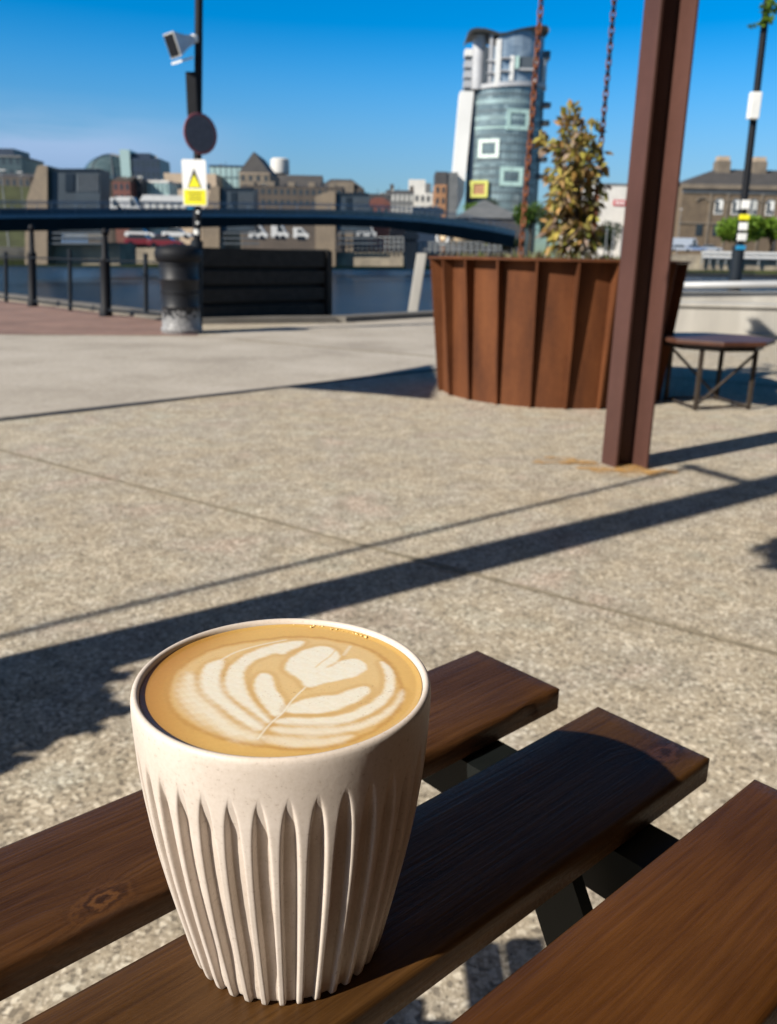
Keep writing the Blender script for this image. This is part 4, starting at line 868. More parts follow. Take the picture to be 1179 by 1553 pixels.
# left of the dome
o, w, h, u = building('office_block', 'dark teal glass office block cut by the left edge', 'building', -40, 28, 236, 320, 20, 'teal_glass_d', 4, 7, 'win_dark'); add(o, 'penthouse', 'navy_block', -w/2, w/2-3.2, 2, 16, h, h+2.6); add(o, 'roof_slab', 'grey_wall', -w/2, w/2+.3, -.4, 20, h-.4, h+.1)
building('warehouse', 'low dark brown building beyond the bridge at the far left', 'building', -40, 42, 268, 250, 14, 'brown_brick', 2, 9, 'win_dark', 'slate_roof', 7, 'x')
mb = MB(); mb.prism([Vector((at(-60, 330, 200).x, 200, GZ)), Vector((at(60, 330, 200).x, 200, GZ)), Vector((at(52, 290, 215).x, 215, at(30, 283, 215).z)), Vector((at(-60, 290, 215).x, 215, at(30, 280, 215).z))], (0, 12, 0)); plain('bank_grass', (.035, .042, .015), .9, 0, .3, .4); tag(mb.build('grass_bank', 'bank_grass'), kind='structure')
# glass dome
Yd = 430; dc = at(158, 300, Yd); dR = 42/1292*Yd; dz = at(158, 230, Yd).z
do = empty('glass_dome', 'large dark glass dome with a pale curved rib on the left skyline', 'dome', (dc.x, Yd+dR, GZ)); zb_ = dz-dR*.86
mb = MB(); mb.lathe([(dR*.97, 0), (dR*.97, zb_-GZ)], (0, 0), None, 32, False, True); mb.build('drum', 'brown_brick', do)
glassy('dome_glass', (.04, .07, .08), (.09, .13, .14), .2, .15)
mb = MB(); mb.lathe([(dR*math.cos(t), zb_-GZ+dR*.86*math.sin(t)) for t in [math.pi/2*k/10 for k in range(11)]], (0, 0), None, 32); mb.build('glazing', 'dome_glass', do, smooth=True)
for rz_, rr_, mt in ((20, .55, 'grey_wall'), (110, .3, 'box_grey'), (65, .3, 'box_grey')):
    mb = MB(); mb.tube([(math.cos(R_(rz_))*dR*1.01*math.cos(t), -abs(math.sin(R_(rz_)))*dR*1.01*math.cos(t) if rz_ == 20 else math.sin(R_(rz_))*dR*1.01*math.cos(t), zb_-GZ+dR*.87*math.sin(t)) for t in [math.pi*k/20 for k in range(21)]], rr_, None, 6); mb.build('rib', mt, do)
o, w, h, u = building('office_tower', 'dark navy office tower with a pale glass side right of the dome', 'building', 186, 240, 240, 380, 16, 'navy_block', 5, 8, 'win_dark'); add(o, 'glass_bay', 'teal_glass_l', -w/2-.1, -w/2+4.0, -.6, 10, 0, h+3.2); add(o, 'roof_plant', 'navy_block', -w/2+4.2, w/2-4.5, 2, 12, h, h+2.2)
building('brick_house', 'small red brick building below the dome', 'building', 172, 196, 275, 240, 10, 'red_brick', 2, 3, 'win_dark', 'brown_brick', 8, 'x')
building('dark_warehouse', 'dark brown block between the red brick building and the glass pavilion', 'building', 197, 214, 270, 245, 10, 'dark_wall', 2, 2, 'win_dark')
building('glass_pavilion', 'low pale teal glass pavilion roofline in front of the cream building', 'building', 213, 254, 277, 250, 10, 'teal_glass_l', 1, 7, 'teal_glass_d', 'white_wall', 3, 'flat', (.2, .8))
o, w, h, u = building('cream_building', 'cream building with a long dark window slot behind the warning sign', 'building', 252, 324, 263, 290, 18, 'cream_wall', 0, 0); add(o, 'window_slot', 'win_dark', -w/2+2.2, w/2-2, -.2, .2, h-4.6, h-2.9)
for k in range(2): add(o, 'window_band', 'win_pale', -w/2+1.5, w/2-1.5, -.2, .2, h-8.3-3*k, h-7.2-3*k)
building('glass_office', 'pale teal glazed office right of the sign pole', 'building', 320, 366, 253, 300, 16, 'teal_glass_d', 3, 6, 'teal_glass_l', 'navy_block', 2, 'flat', (.8, .85))
# pediment building
o, w, h, u = building('pediment_building', 'grey stone building with a triangular gable left of the white water tank', 'building', 365, 407, 262, 260, 22, 'tan_stone', 4, 4, 'win_dark', 'slate_roof', 27, 'y', (.4, .5), parapet='cream_wall')
o, w, h, u = building('slate_roof_block', 'dark roofed stone block beneath the white rooftop tank', 'building', 404, 482, 285, 285, 18, 'tan_stone', 3, 8, 'win_dark', 'slate_roof', 20, 'x')
wt = at(420, 247, 290); tk_ = empty('roof_tank', 'round white tank standing above the dark roofs', 'tank', (wt.x, 298, GZ)); mb = MB(); zz = at(420, 260, 290).z-GZ; zt_ = at(420, 236, 290).z-GZ
mb.lathe([(3.0, zz), (3.1, zz+.3), (3.0, zt_-.4), (2.4, zt_), (.001, zt_+.1)], (0, 0), None, 24, True); mb.build('tank', 'white_wall', tk_, smooth=True, ang=40); add(tk_, 'support', 'dark_wall', -2, 2, -2, 2, 0, zz)
o, w, h, u = building('long_terrace', 'long dark stone terrace above the bridge in mid picture', 'building', 372, 512, 283, 220, 14, 'brown_brick', 2, 16, 'win_dark', 'slate_roof', 4, 'x', (.5, .5))
for k in range(5): add(o, 'dormer', 'tan_stone', -w/2+w*(k+.5)/5-.8, -w/2+w*(k+.5)/5+.8, .5, 4, h, h+1.1)
o, w, h, u = building('stepped_office', 'dark brown stepped building with pitched top behind the third pier', 'building', 484, 548, 285, 330, 18, 'brown_brick', 3, 8, 'win_dark', 'slate_roof', 14, 'hip'); add(o, 'gable', 'tan_stone', -3, 5, -.8, 3, 0, h+2)
building('low_shed', 'low dark shed roofs stepping down towards the red barrel roof', 'building', 540, 590, 296, 300, 14, 'dark_wall', 2, 7, 'win_dark', 'slate_roof', 4, 'x')
o, w, h, u = building('barrel_roof_hall', 'small hall with a red barrel roof beyond the bridge', 'building', 560, 590, 311, 230, 12, 'red_brick', 1, 3, 'win_dark', 'red_brick', 10, 'barrel')
o, w, h, u = building('terrace_block', 'grey block with clustered roofs left of the white building', 'building', 588, 626, 292, 360, 16, 'grey_wall', 3, 6, 'win_pale', 'slate_roof', 5, 'x'); add(o, 'chimney', 'brown_brick', -4, -2.5, 6, 8, h, h+3.5); add(o, 'chimney', 'brown_brick', 4, 5.5, 6, 8, h, h+3)
o, w, h, u = building('white_block', 'small white block with a boxy top left of the orange brick tower', 'building', 622, 661, 293, 380, 14, 'white_wall', 2, 5, 'win_dark'); add(o, 'roof_box', 'white_wall', -w/2, 1, 1, 8, h, h+5.4); add(o, 'lift_shaft', 'grey_wall', 1.1, 3.4, 1, 8, h, h+4)
building('dark_low_block', 'dark low block at the foot of the white block', 'building', 628, 668, 314, 260, 10, 'navy_block', 1, 6, 'win_dark')
o, w, h, u = building('brick_tower', 'orange brick apartment tower with a dark top left of the tall curved tower', 'building', 661, 677, 280, 330, 14, 'orange_brick', 5, 2, 'win_dark'); add(o, 'upper_storeys', 'dark_wall', -w/2+.05, w/2+.02, .1, 14, h, h+4.4); add(o, 'side_block', 'grey_wall', w/2+.03, w/2+4, .6, 13, 0, h+4.3)
# tents / vans seen over the bridge and under it
def van(x, y, Y, L, Hh, mat, lab, rz=0, grp='vans parked on the far quay'):
    o = empty('parked_van', lab, 'van', at(x, y, Y), R_(rz), grp)
    mb = MB(); mb.prism([(-L/2, 0, .35), (L/2-.1, 0, .35), (L/2, 0, .9), (L/2-.5, 0, 1.15), (L/2-1.2, 0, Hh), (-L/2+.05, 0, Hh), (-L/2, 0, Hh-.2)], (0, 1.9, 0)); mb.build('body', mat, o, bevel=.06)
    mb = MB(); mb.prism([(L/2-1.75, -.03, 1.15), (L/2-.75, -.03, 1.15), (L/2-1.3, -.03, Hh-.25), (L/2-1.75, -.03, Hh-.25)], (0, 1.96, 0)); mb.build('window', 'win_dark', o)
    for x_ in (-L/2+.9, L/2-.9):
        mb = MB(); mb.prism([(x_+.36*math.cos(t), -.05, .36+.36*math.sin(t)) for t in [6.283*k/14 for k in range(14)]], (0, 2.0, 0)); mb.build('wheel', 'dark_window', o)
    return o
def car(x, y, Y, mat, lab, rz=0, L=4.3, grp='cars parked on the far quay'):
    o = empty('parked_car', lab, 'car', at(x, y, Y), R_(rz), grp)
    mb = MB(); mb.prism([(-L/2, 0, .3), (L/2, 0, .3), (L/2, 0, .62), (L*.42, 0, .82), (L*.22, 0, .92), (-L*.45, 0, .95), (-L/2, 0, .8)], (0, 1.75, 0)); mb.build('body', mat, o, bevel=.05)
    mb = MB(); mb.prism([(-L*.42, .12, .9), (L*.24, .12, .9), (L*.08, .12, 1.42), (-L*.26, .12, 1.45)], (0, 1.5, 0)); mb.build('cabin', 'win_dark', o, bevel=.04)
    mb = MB(); mb.prism([(-L*.28, .1, 1.44), (L*.09, .1, 1.42), (L*.07, .1, 1.47), (-L*.26, .1, 1.49)], (0, 1.54, 0)); mb.build('roof', mat, o)
    for x_ in (-L*.31, L*.31):
        mb = MB(); mb.prism([(x_+.32*math.cos(t), -.04, .32+.32*math.sin(t)) for t in [6.283*k/14 for k in range(14)]], (0, 1.83, 0)); mb.build('wheel', 'dark_window', o)
    return o
plain('paint_white', (.52, .52, .51), .4); plain('paint_red', (.13, .012, .022), .4); plain('paint_silver', (.50, .54, .62), .2, .3); plain('paint_blue', (.22, .30, .48), .2, .2)
van(168, 323, 160, 4.6, 2.6, 'paint_white', 'white van showing over the bridge below the dome'); van(196, 323, 160, 4.2, 2.7, 'paint_white', 'white van next to the red brick building over the bridge')
plain('tent_grey', (.5, .5, .48), .6); mb = empty('party_tent', 'white tent with a pitched top above the bridge beside the warning sign', 'tent', at(256, 322, 170)); m2 = MB(); m2.box(-5, 5, 0, 5, 0, 1.9); m2.build('side_wall', 'tent_grey', mb); m2 = MB(); m2.prism([(-5.3, -.3, 1.9), (5.3, -.3, 1.9), (4.6, -.3, 3.0), (-4.6, -.3, 3.0)], (0, 5.4, 0)); m2.build('tent_roof', 'paint_white', mb)
for k in range(8): add(mb, 'tent_pole', 'grey_wall', -4.8+1.35*k-.08, -4.8+1.35*k+.08, -.15, 0-.02, 0, 1.9)
van(392, 364, 136, 2.9, 2.2, 'paint_white', 'white van under the bridge, second pier side'); van(425, 364, 136, 2.7, 2.5, 'paint_white', 'white van in the middle of the row under the bridge'); van(457, 365, 136, 2.4, 1.9, 'paint_white', 'white van under the bridge nearest the third pier')
van(556, 361, 160, 3.6, 2.6, 'paint_white', 'white van under the bridge between third pier and leaning post')
car(250, 376, 110, 'paint_red', 'red car seen under the bridge above the litter bin'); car(215, 374, 112, 'paint_red', 'dark red car behind the litter bin under the bridge', 4); car(212, 362, 130, 'paint_white', 'white car under the bridge left of the litter bin'); car(268, 362, 130, 'paint_white', 'white car under the bridge right above the litter bin')
qwall(150, 306, 376, 400, 109, 3, 'quay_wall', 'quay')
# lamp posts
def lamp(x, yb, yt, Y, lab, arm=1.2, r=.07):
    b = at(x, yb, Y); b.z = GZ; h = at(x, yt, Y).z-GZ; o = empty('street_lamp', lab, 'street lamp', b, 0, 'slim lamp posts on the far bank')
    m2 = MB(); m2.tube([(0, 0, 0), (0, 0, h)], [r*1.3, r*.8], None, 8); m2.build('pole', 'grey_rail', o); m2 = MB(); m2.box(-arm, arm, -.25, .25, h, h+.22); m2.build('lamp_head', 'paint_white', o); return o
lamp(8, 320, 259, 180, 'white lamp post at the far left above the bridge', 1.0, .12); lamp(36, 320, 262, 185, 'slim lamp post beside the first weir pier', .5, .06); lamp(1172, 385, 332, 240, 'pale slim mast in front of the lime green tree', .12, .16); lamp(1027, 375, 318, 240, 'slim lamp post in front of the white modern block', .3, .08)
# ================================================================== the curved tower
Yt = 330; k_ = Yt/1292*1.035
def tx(x): return at(x, 220, Yt).x
def tz(y): return at(755, y, Yt).z-GZ
glassy('tower_glass', (.10, .145, .16), (.25, .32, .345), .12, .3); m_ = MATS['tower_glass']; nt_ = m_.node_tree; p_ = nt_.nodes['Principled BSDF']; sn = nt_.nodes.new('ShaderNodeVectorMath'); sn.operation = 'SNAP'; nt_.links.new(coords(nt_), sn.inputs[0]); sn.inputs[1].default_value = (1.9, 40., 3.27)
wn2 = nt_.nodes.new('ShaderNodeTexWhiteNoise'); nt_.links.new(sn.outputs[0], wn2.inputs['Vector']); lg = noise(nt_, coords(nt_, (1, 1, 1)), .09, 2)
nt_.links.new(mixc(nt_, .45, ramp(nt_, wn2.outputs[0], [(.0, (.085, .125, .14)), (.6, (.16, .22, .24)), (1., (.30, .40, .42))]), ramp(nt_, lg, [(.35, (.09, .135, .15)), (.65, (.24, .32, .345))])), p_.inputs['Base Color'])
plain('mint', (.42, .60, .56), .4, 0, .1, .3); plain('mint_white', (.66, .76, .70), .4, 0, .1, .3); plain('frame_yellow', (.48, .48, .10), .4, 0, .1, .3)
glassy('crown_glass', (.13, .18, .24), (.26, .32, .38), .12, .3); plain('tower_white', (.72, .72, .70), .5, 0, .05, .1); plain('tower_grey', (.40, .41, .43), .5, 0, .12, .2); plain('roof_edge_grey', (.16, .175, .19), .5, 0, .1, .2); plain('roof_dark', (.07, .085, .10), .4, 0, .2, .2); plain('reflection_band', (.27, .37, .38), .2, 0, .3, .2); plain('spandrel', (.11, .145, .16), .3, 0, .3, .15)
xc = tx(770); tw = empty('curved_tower', 'tall curved glass apartment tower with square coloured window frames', 'building', (xc, Yt+14, GZ))
def X(px): return tx(px)-xc
rX = (X(829)-X(714))/2; cX = (X(829)+X(714))/2; rY = 12.
def fp(px, out=0.):           # point on the curved front at a picture column
    x = X(px); t = (x-cX)/rX; t = max(-.999, min(.999, t)); return Vector((x, -rY*math.sqrt(1-t*t)-out, 0))
def ell(a0, a1, rx, ry, n=40): return [(cX+rx*math.cos(a0+(a1-a0)*i/n), -ry*math.sin(a0+(a1-a0)*i/n)) for i in range(n+1)]
pts = ell(0, 2*math.pi, rX, rY, 64)[:-1]
mb = MB(); mb.prism([(x, y, 0) for x, y in pts], (0, 0, tz(128))); mb.build('glass_body', 'tower_glass', tw, smooth=True, ang=30)
for i in range(15):          # floor bands; the pale rows are reflections painted on the glass
    y = 136+i*12.6; mt = {1: 'reflection_band', 3: 'reflection_band', 2: 'spandrel', 4: 'mint'}.get(i, 'spandrel'); hh_ = {1: 1.5, 3: 1.4, 4: .5}.get(i, .8); z = tz(y+6)
    pr = ell(math.pi*.12, math.pi*.9, rX+.12, rY+.12, 30) if i in (1, 3, 4) else ell(0, 2*math.pi, rX+.06, rY+.06, 56)
    mb = MB(); mb.grid([[(x, yy, z) for x, yy in pr], [(x, yy, z+hh_) for x, yy in pr], [(cX+(x-cX)*.985, yy*.985, z+hh_) for x, yy in pr], [(cX+(x-cX)*.985, yy*.985, z) for x, yy in pr], [(x, yy, z) for x, yy in pr]]); mb.build('tower_band', mt, tw)
for i in range(28):          # mullions
    a = math.pi*(.04+.92*i/27); x, y = cX+(rX+.08)*math.cos(a), -(rY+.08)*math.sin(a); mb = MB(); mb.box(x-.07, x+.07, y-.1, y+.12, 0, tz(128)-.2); mb.build('mullion', 'spandrel', tw)
for (x0, x1, y0, y1, mt) in ((768, 803, 163, 195, 'mint'), (728, 758, 209, 238, 'mint_white'), (762, 798, 252, 281, 'mint'), (718, 744, 273, 299, 'frame_yellow')):
    a, b = fp(x0, .5), fp(x1, .5); a.y = b.y = min(a.y, b.y)-.1 if False else (a.y+b.y)/2-.3; z0, z1 = tz(y1), tz(y0); t = (b.x-a.x)*.17; d = Vector((0, 1.2, 0))
    sl_ = max(-.45, min(.45, (fp(x1).y-fp(x0).y)/(b.x-a.x)))
    if mt == 'frame_yellow': a.y = fp(x1).y-.2
    def P(x, z): return Vector((x, a.y+(x-(a.x+b.x)/2)*sl_, z))
    m2 = MB()
    for q in (((a.x, z0), (b.x, z0), (b.x, z0+t), (a.x, z0+t)), ((a.x, z1-t), (b.x, z1-t), (b.x, z1), (a.x, z1)), ((a.x, z0+t), (a.x+t, z0+t), (a.x+t, z1-t), (a.x, z1-t)), ((b.x-t, z0+t), (b.x, z0+t), (b.x, z1-t), (b.x-t, z1-t))): m2.prism([P(*p) for p in q], (0, 1.4, 0))
    fo = m2.build('window_frame', mt, tw); m2 = MB(); m2.prism([P(a.x+t, z0+t)+Vector((0, .5, 0)), P(b.x-t, z0+t)+Vector((0, .5, 0)), P(b.x-t, z1-t)+Vector((0, .5, 0)), P(a.x+t, z1-t)+Vector((0, .5, 0))], (0, .3, 0)); m2.build('pane', 'tower_grey' if mt != 'frame_yellow' else 'orange_brick', fo)
# white fin wall on the left
m2 = MB(); f0 = -7.
m2.prism([(X(687.5), f0, tz(326)), (X(700), f0, tz(318)), (X(709), f0, tz(296)), (X(718), f0, tz(133)), (X(697.5), f0, tz(133))], (0, 9, 0)); m2.build('fin_wall', 'tower_white', tw)
m2 = MB(); m2.box(X(717.3), X(727), -6.2, 2, 0, tz(133)); m2.build('dark_strip', 'navy_block', tw)  # dark vertical strip between the fin wall and the glass
# crown storeys
cz0, cz1 = tz(120), tz(55)
m2 = MB(); m2.prism([(cX+(x-cX)*.98+0, y*.98, tz(127.5)) for x, y in pts], (0, 0, tz(66)-tz(127.5))); m2.build('crown_glass', 'crown_glass', tw, smooth=True, ang=30)
pr = ell(-.1, math.pi*.97, rX+.7, rY+.7, 40)
m2 = MB(); m2.grid([[(x, y, tz(125)+.9*(x-X(829))/(X(714)-X(829))*-1.6) for x, y in pr], [(x, y, tz(118)+.9*(x-X(829))/(X(714)-X(829))*-1.6) for x, y in pr], [(cX+(x-cX)*.94, y*.94, tz(118)+.9*(x-X(829))/(X(714)-X(829))*-1.6) for x, y in pr], [(cX+(x-cX)*.94, y*.94, tz(125)) for x, y in pr], [(x, y, tz(125)+.9*(x-X(829))/(X(714)-X(829))*-1.6) for x, y in pr]]); m2.build('terrace_slab', 'tower_grey', tw)
m2 = MB(); c_ = ((X(713)+X(734))/2, -6.5); m2.lathe([((X(734)-X(713))/2, tz(131)), ((X(734)-X(713))/2, tz(46))], c_, None, 24, True, True); m2.build('stair_column', 'tower_grey', tw, smooth=True, ang=40)
for (x0, x1, y0, y1, mt) in ((737, 742, 48, 124, 'tower_grey'), (746.5, 754, 57, 130, 'tower_white'), (768, 774, 82, 120, 'tower_white'), (806, 811, 80, 120, 'tower_white'), (821, 824, 80, 124, 'tower_white'), (826, 828.5, 80, 124, 'tower_white'), (731, 735, 66, 122, 'roof_dark')):
    a, b = fp(min(x0, 827)), fp(min(x1, 828)); m2 = MB(); yy = min(a.y, b.y)-.5; m2.box(X(x0), X(x1), yy, yy+1.6, tz(y1), tz(y0)); m2.build('column', mt, tw)
for (x0, x1, y0, y1) in ((755, 767, 85, 87.5), (755, 767, 105, 107), (735, 746, 88, 90.5), (735, 746, 107, 109), (778, 804, 101, 104)):
    a = fp((x0+x1)/2); m2 = MB(); m2.box(X(x0), X(x1), a.y-1.3, a.y+.5, tz(y1), tz(y0)); m2.build('balcony', 'tower_grey', tw)
a = fp(790); m2 = MB(); m2.box(X(782), X(802), a.y-.8, a.y+.4, tz(101), tz(83)); m2.build('recessed_window', 'roof_dark', tw)
a = fp(777); m2 = MB(); m2.box(X(776), X(781), a.y-.9, a.y+.4, tz(102), tz(83)); m2.build('window_reveal', 'mint', tw)
for y in (70, 88, 104, 119): # balconies on the left edge
    m2 = MB(); m2.box(X(702), X(713.4), -7.5, -2, tz(y+9), tz(y-2)); m2.build('balcony', 'tower_white' if y == 70 else 'tower_grey', tw); m2 = MB(); m2.box(X(703.5), X(713.4), -7.2, -2, tz(y+13.5), tz(y+9.2)); m2.build('balcony_recess', 'roof_dark', tw)
for y in (150, 178, 203, 235, 262): # dark rounded balconies on the right edge
    m2 = MB(); m2.lathe([(.01, tz(y+4.5)), (2.4, tz(y+4.5)), (2.5, tz(y-3)), (.01, tz(y-3))], (X(829), -3.5), None, 16); m2.build('balcony', 'roof_dark', tw)
m2 = MB(); m2.box(X(820), X(831.5), -6, 2, tz(80), tz(67)); m2.build('corner_room', 'roof_dark', tw)
# swept roof
xs_ = [703, 708, 716, 728, 740, 750, 760, 772, 785, 798, 808, 816, 821, 823]; ys_ = [49, 43.5, 41.5, 42, 45, 48.5, 47.5, 43.5, 40, 37.5, 36, 35.5, 38, 43]
rows_ = [[(X(x), -13.2, tz(y)), (X(x), 6, tz(y)), (X(x), 6, tz(y+2.2)), (X(x), -12.6, tz(y+2.2))] for x, y in zip(xs_, ys_)]
m2 = MB(); m2.grid(rows_, None, True, True, True); m2.build('swept_roof', 'roof_edge_grey', tw, smooth=True, ang=40)
up_ = [(x, y) for x, y in zip(xs_, ys_) if 744 < x < 822]
rows_ = [[fp(x, .05)+Vector((0, 0, tz(y+2.5))), fp(x, .05)+Vector((0, 0, tz(84)))] for x, y in up_]
m2 = MB(); m2.grid(rows_); m2.grid([[r[0]+Vector((0, 2.5, 0)), r[1]+Vector((0, 2.5, 0))] for r in rows_]); m2.build('upper_glazing', 'crown_glass', tw)
# pyramid-roofed pavilion and trees at the foot of the tower
o, w, h, u = building('pyramid_roof_pavilion', 'low pavilion with a grey pyramid roof before the tall tower', 'building', 697, 790, 331, 230, 26, 'dark_wall', 1, 10, 'win_dark', None); m2 = MB()
V = [(-w/2-.5, -.5, h), (w/2+.5, -.5, h), (w/2+.5, 27, h), (-w/2-.5, 27, h), (-.5, 12, h+5.2)]
for f_ in ((0, 1, 4), (1, 2, 4), (2, 3, 4), (3, 0, 4), (3, 2, 1, 0)): m2.poly([V[q] for q in f_])
m2.build('roof', 'grey_wall', o)
def tree(x, yc, yb, rpx, hpx, Y, mat, lab, n=900, trunk=True, lumps=7, cat='tree', size=None, nm='tree'):
    c = at(x, yc, Y); rx = rpx/1292*Y; rz_ = hpx/1292*Y; o = empty(nm, lab, cat, (c.x, Y, GZ)); m1 = MB(); size = size or rx*.13
    for _ in range(lumps):
        d = rng.normal(size=3); d /= np.linalg.norm(d); q = Vector((d[0]*rx*.55, d[1]*rx*.5, c.z-GZ+d[2]*rz_*.5)); leaves(m1, q, (rx*.55, rx*.55, rz_*.55), n//lumps, size, .15, None, 1.8)
    m1.build('crown', mat, o)
    m1 = MB(); m1.tube([(0, 0, 0), (rx*.05, 0, (c.z-GZ)*.5), (0, 0, c.z-GZ)], [rx*.09, rx*.06, rx*.03], None, 7)
    for k in range(4): a_ = k*1.6; m1.tube([(0, 0, (c.z-GZ)*.55), (rx*.4*math.cos(a_), rx*.4*math.sin(a_), c.z-GZ+rz_*.2)], [rx*.04, rx*.02], None, 5)
    m1.build('trunk', 'soil', o); return o
tree(716, 315, 335, 13, 12, 250, 'lime_leaf', 'sunlit green tree left of the pyramid roof at the tower foot')
tree(742, 310, 330, 14, 10, 262, 'dark_leaf', 'dark tree behind the pyramid roof')
tree(806, 322, 350, 26, 26, 215, 'green_leaf', 'broad green tree between the tower and the drooping shrub', 1500)
tree(832, 335, 360, 20, 24, 205, 'dark_leaf', 'dark tree directly behind the drooping shrub', 1000)
tree(722, 366, 385, 34, 11, 165, 'ground_leaf', 'scrubby bush under the bridge end above the planter rim', 1100, cat='bush', nm='bush')
tree(772, 370, 385, 26, 13, 168, 'dark_leaf', 'dark bush behind the left chain at the planter rim', 900, cat='bush', nm='bush')
# pale boulder-like hull seen under the bridge end
plain('sand_stone', (.62, .47, .30), .8, 0, .3, .8)
c = at(694, 361, 160); rk = MB(); rows_ = []
for i in range(9):
    p2 = -1.45+2.9*i/8; rows_.append([(c.x+2.9*math.cos(p2)*math.cos(t)*(1+.15*math.sin(3*t+i)), c.y+1.5*math.cos(p2)*math.sin(t), c.z+1.15*math.sin(p2)+.1*math.sin(5*t)) for t in [6.283*k/18 for k in range(18)]])
rk.grid(rows_, None, True, True, True); tag(rk.build('boulder', 'sand_stone', smooth=True), 'large sand coloured rounded boulder seen below the end of the bridge', 'rock')
mb = MB(); c = at(672, 361, 158); mb.grid([[(c.x+1.0*math.cos(t)+.28*math.cos(t)*math.cos(q), c.y+.28*math.sin(q), c.z+1.0*math.sin(t)+.28*math.sin(t)*math.cos(q)) for q in [6.283*k/8 for k in range(8)]] for t in [6.283*k/18 for k in range(19)]], None, True); tag(mb.build('life_ring', 'paint_white', smooth=True), 'white life ring on the quay beside the sand coloured boulder', 'life ring')
# ================================================================== right bank
o, w, h, u = building('white_shed', 'big white building with a red sign, seen right of the shrub', 'building', 880, 1010, 282, 300, 22, 'white_wall', 0, 0, 'win_dark', 'grey_wall', 3, 'flat')
plain('sign_red', (.45, .03, .05), .5); add(o, 'sign', 'sign_red', at(931, 300, 300).x-o.location.x, at(949, 300, 300).x-o.location.x, -.3, 0-.05, at(940, 312, 300).z-GZ, at(940, 303.5, 300).z-GZ)
for k in range(3): add(o, 'letter', 'sign_white', at(934+5*k, 300, 300).x-o.location.x, at(937+5*k, 300, 300).x-o.location.x, -.4, -.32, at(940, 310, 300).z-GZ, at(940, 305.5, 300).z-GZ)
o, w, h, u = building('modern_block', 'white modern block with dark window strips between post and stone building', 'building', 1012, 1057, 297, 290, 16, 'white_wall', 0, 0); 
for k, (y0, y1, mt) in enumerate(((306, 317, 'win_dark'), (333, 339, 'win_dark'))): add(o, 'window_strip', mt, -w/2+.5, w/2-.6, -.2, .2, at(1030, y1, 290).z-GZ, at(1030, y0, 290).z-GZ)
add(o, 'roof_pavilion', 'teal_glass_l', -w/2, w/2-1.5, 2, 12, h, at(1030, 281, 290).z-GZ)
# Victorian stone building
Yv = 270; xv0, xv1 = 1052, 1330; o, w, h, u = building('stone_customs_house', 'long Victorian stone building with slate hip roof on the right bank', 'building', xv0, xv1, 282, Yv, 26, 'victorian_stone', 0, 0, 'win_dark', None)
V = [(-w/2-.8, -.8, h), (w/2+.8, -.8, h), (w/2+.8, 27, h), (-w/2-.8, 27, h), (-w/2+13, 12, h+5.4), (w/2-13, 12, h+5.4)]; m2 = MB()
for f_ in ((0, 1, 5, 4), (1, 2, 5), (2, 3, 4, 5), (3, 0, 4), (3, 2, 1, 0)): m2.poly([V[q] for q in f_])
m2.build('roof', 'slate_roof', o); add(o, 'cornice', 'tan_stone', -w/2-.9, w/2+.9, -1.0, -.02, h-1.3, h-.01); add(o, 'frieze', 'grey_wall', -w/2-.3, w/2+.3, -.35, -.01, h-2.4, h-1.32); add(o, 'string_course', 'tan_stone', -w/2-.3, w/2+.3, -.35, -.01, h*.5-.2, h*.5+.25)
def vx(px): return at(px, 300, Yv).x-o.location.x
for px in (1115, 1172, 1240): m2 = MB(); x_ = at(px, 255, Yv).x-o.location.x; m2.box(x_-2, x_+2, 9, 13, h+2.5, h+7.6); ch = m2.build('chimney', 'tan_stone', o); add(ch, 'chimney_pots', 'cream_wall', x_-1.7, x_+1.7, 9.6, 12.4, h+7.6, h+8.9)
zt_, zb2 = at(1090, 303, Yv).z-GZ, at(1090, 325, Yv).z-GZ
for i, px in enumerate((1066, 1092, 1118, 1144, 1170, 1196, 1222, 1248)):
    x_ = vx(px); ww = 1.25
    pts_w = [(x_-ww, -.12, zb2), (x_+ww, -.12, zb2)]+[(x_+ww*math.cos(t), -.12, zt_-.6+ww*.75*math.sin(t)) for t in [math.pi*k/8 for k in range(9)]]
    if i:
        m2 = MB(); m2.prism(pts_w, (0, .1, 0)); f_ = m2.build('window', 'sash_white' if i % 3 else 'win_pale', o)
        m2 = MB(); m2.prism([(x_-ww*.8, -.2, zb2+.3), (x_+(-.05 if i % 3 else -.3)*ww, -.2, zb2+.3), (x_+(-.05 if i % 3 else -.3)*ww, -.2, zt_-.5), (x_-ww*.8, -.2, zt_-.5)], (0, .07, 0)); m2.build('pane', 'win_dark', f_)
        m2 = MB(); m2.prism([(x_+ww*.12, -.2, zb2+.3), (x_+ww*.8, -.2, zb2+.3), (x_+ww*.8, -.2, (zb2+zt_)/2-.6), (x_+ww*.12, -.2, (zb2+zt_)/2-.6)], (0, .07, 0)); m2.build('pane', 'win_dark', f_)
    m2 = MB(); m2.prism([(x_+(ww+.75)*math.cos(t), -.42, zt_-.5+(ww+.35)*.8*math.sin(t)) for t in [math.pi*k/8 for k in range(9)]]+[(x_+(ww+.1)*math.cos(t), -.42, zt_-.5+(ww*.85)*.8*math.sin(t)) for t in [math.pi*k/8 for k in range(8, -1, -1)]], (0, .4, 0)); m2.build('arch_hood', 'tan_stone', o)
    m2 = MB(); m2.box(x_-1, x_+1, -.2, .1, at(1090, 358, Yv).z-GZ, at(1090, 339, Yv).z-GZ); m2.build('lower_window', 'win_dark', o)
    m2 = MB(); m2.box(vx(px+12.4)-.35, vx(px+12.4)+.35, -.3, -.01, .5, h-2.5); m2.build('pilaster', 'tan_stone', o)
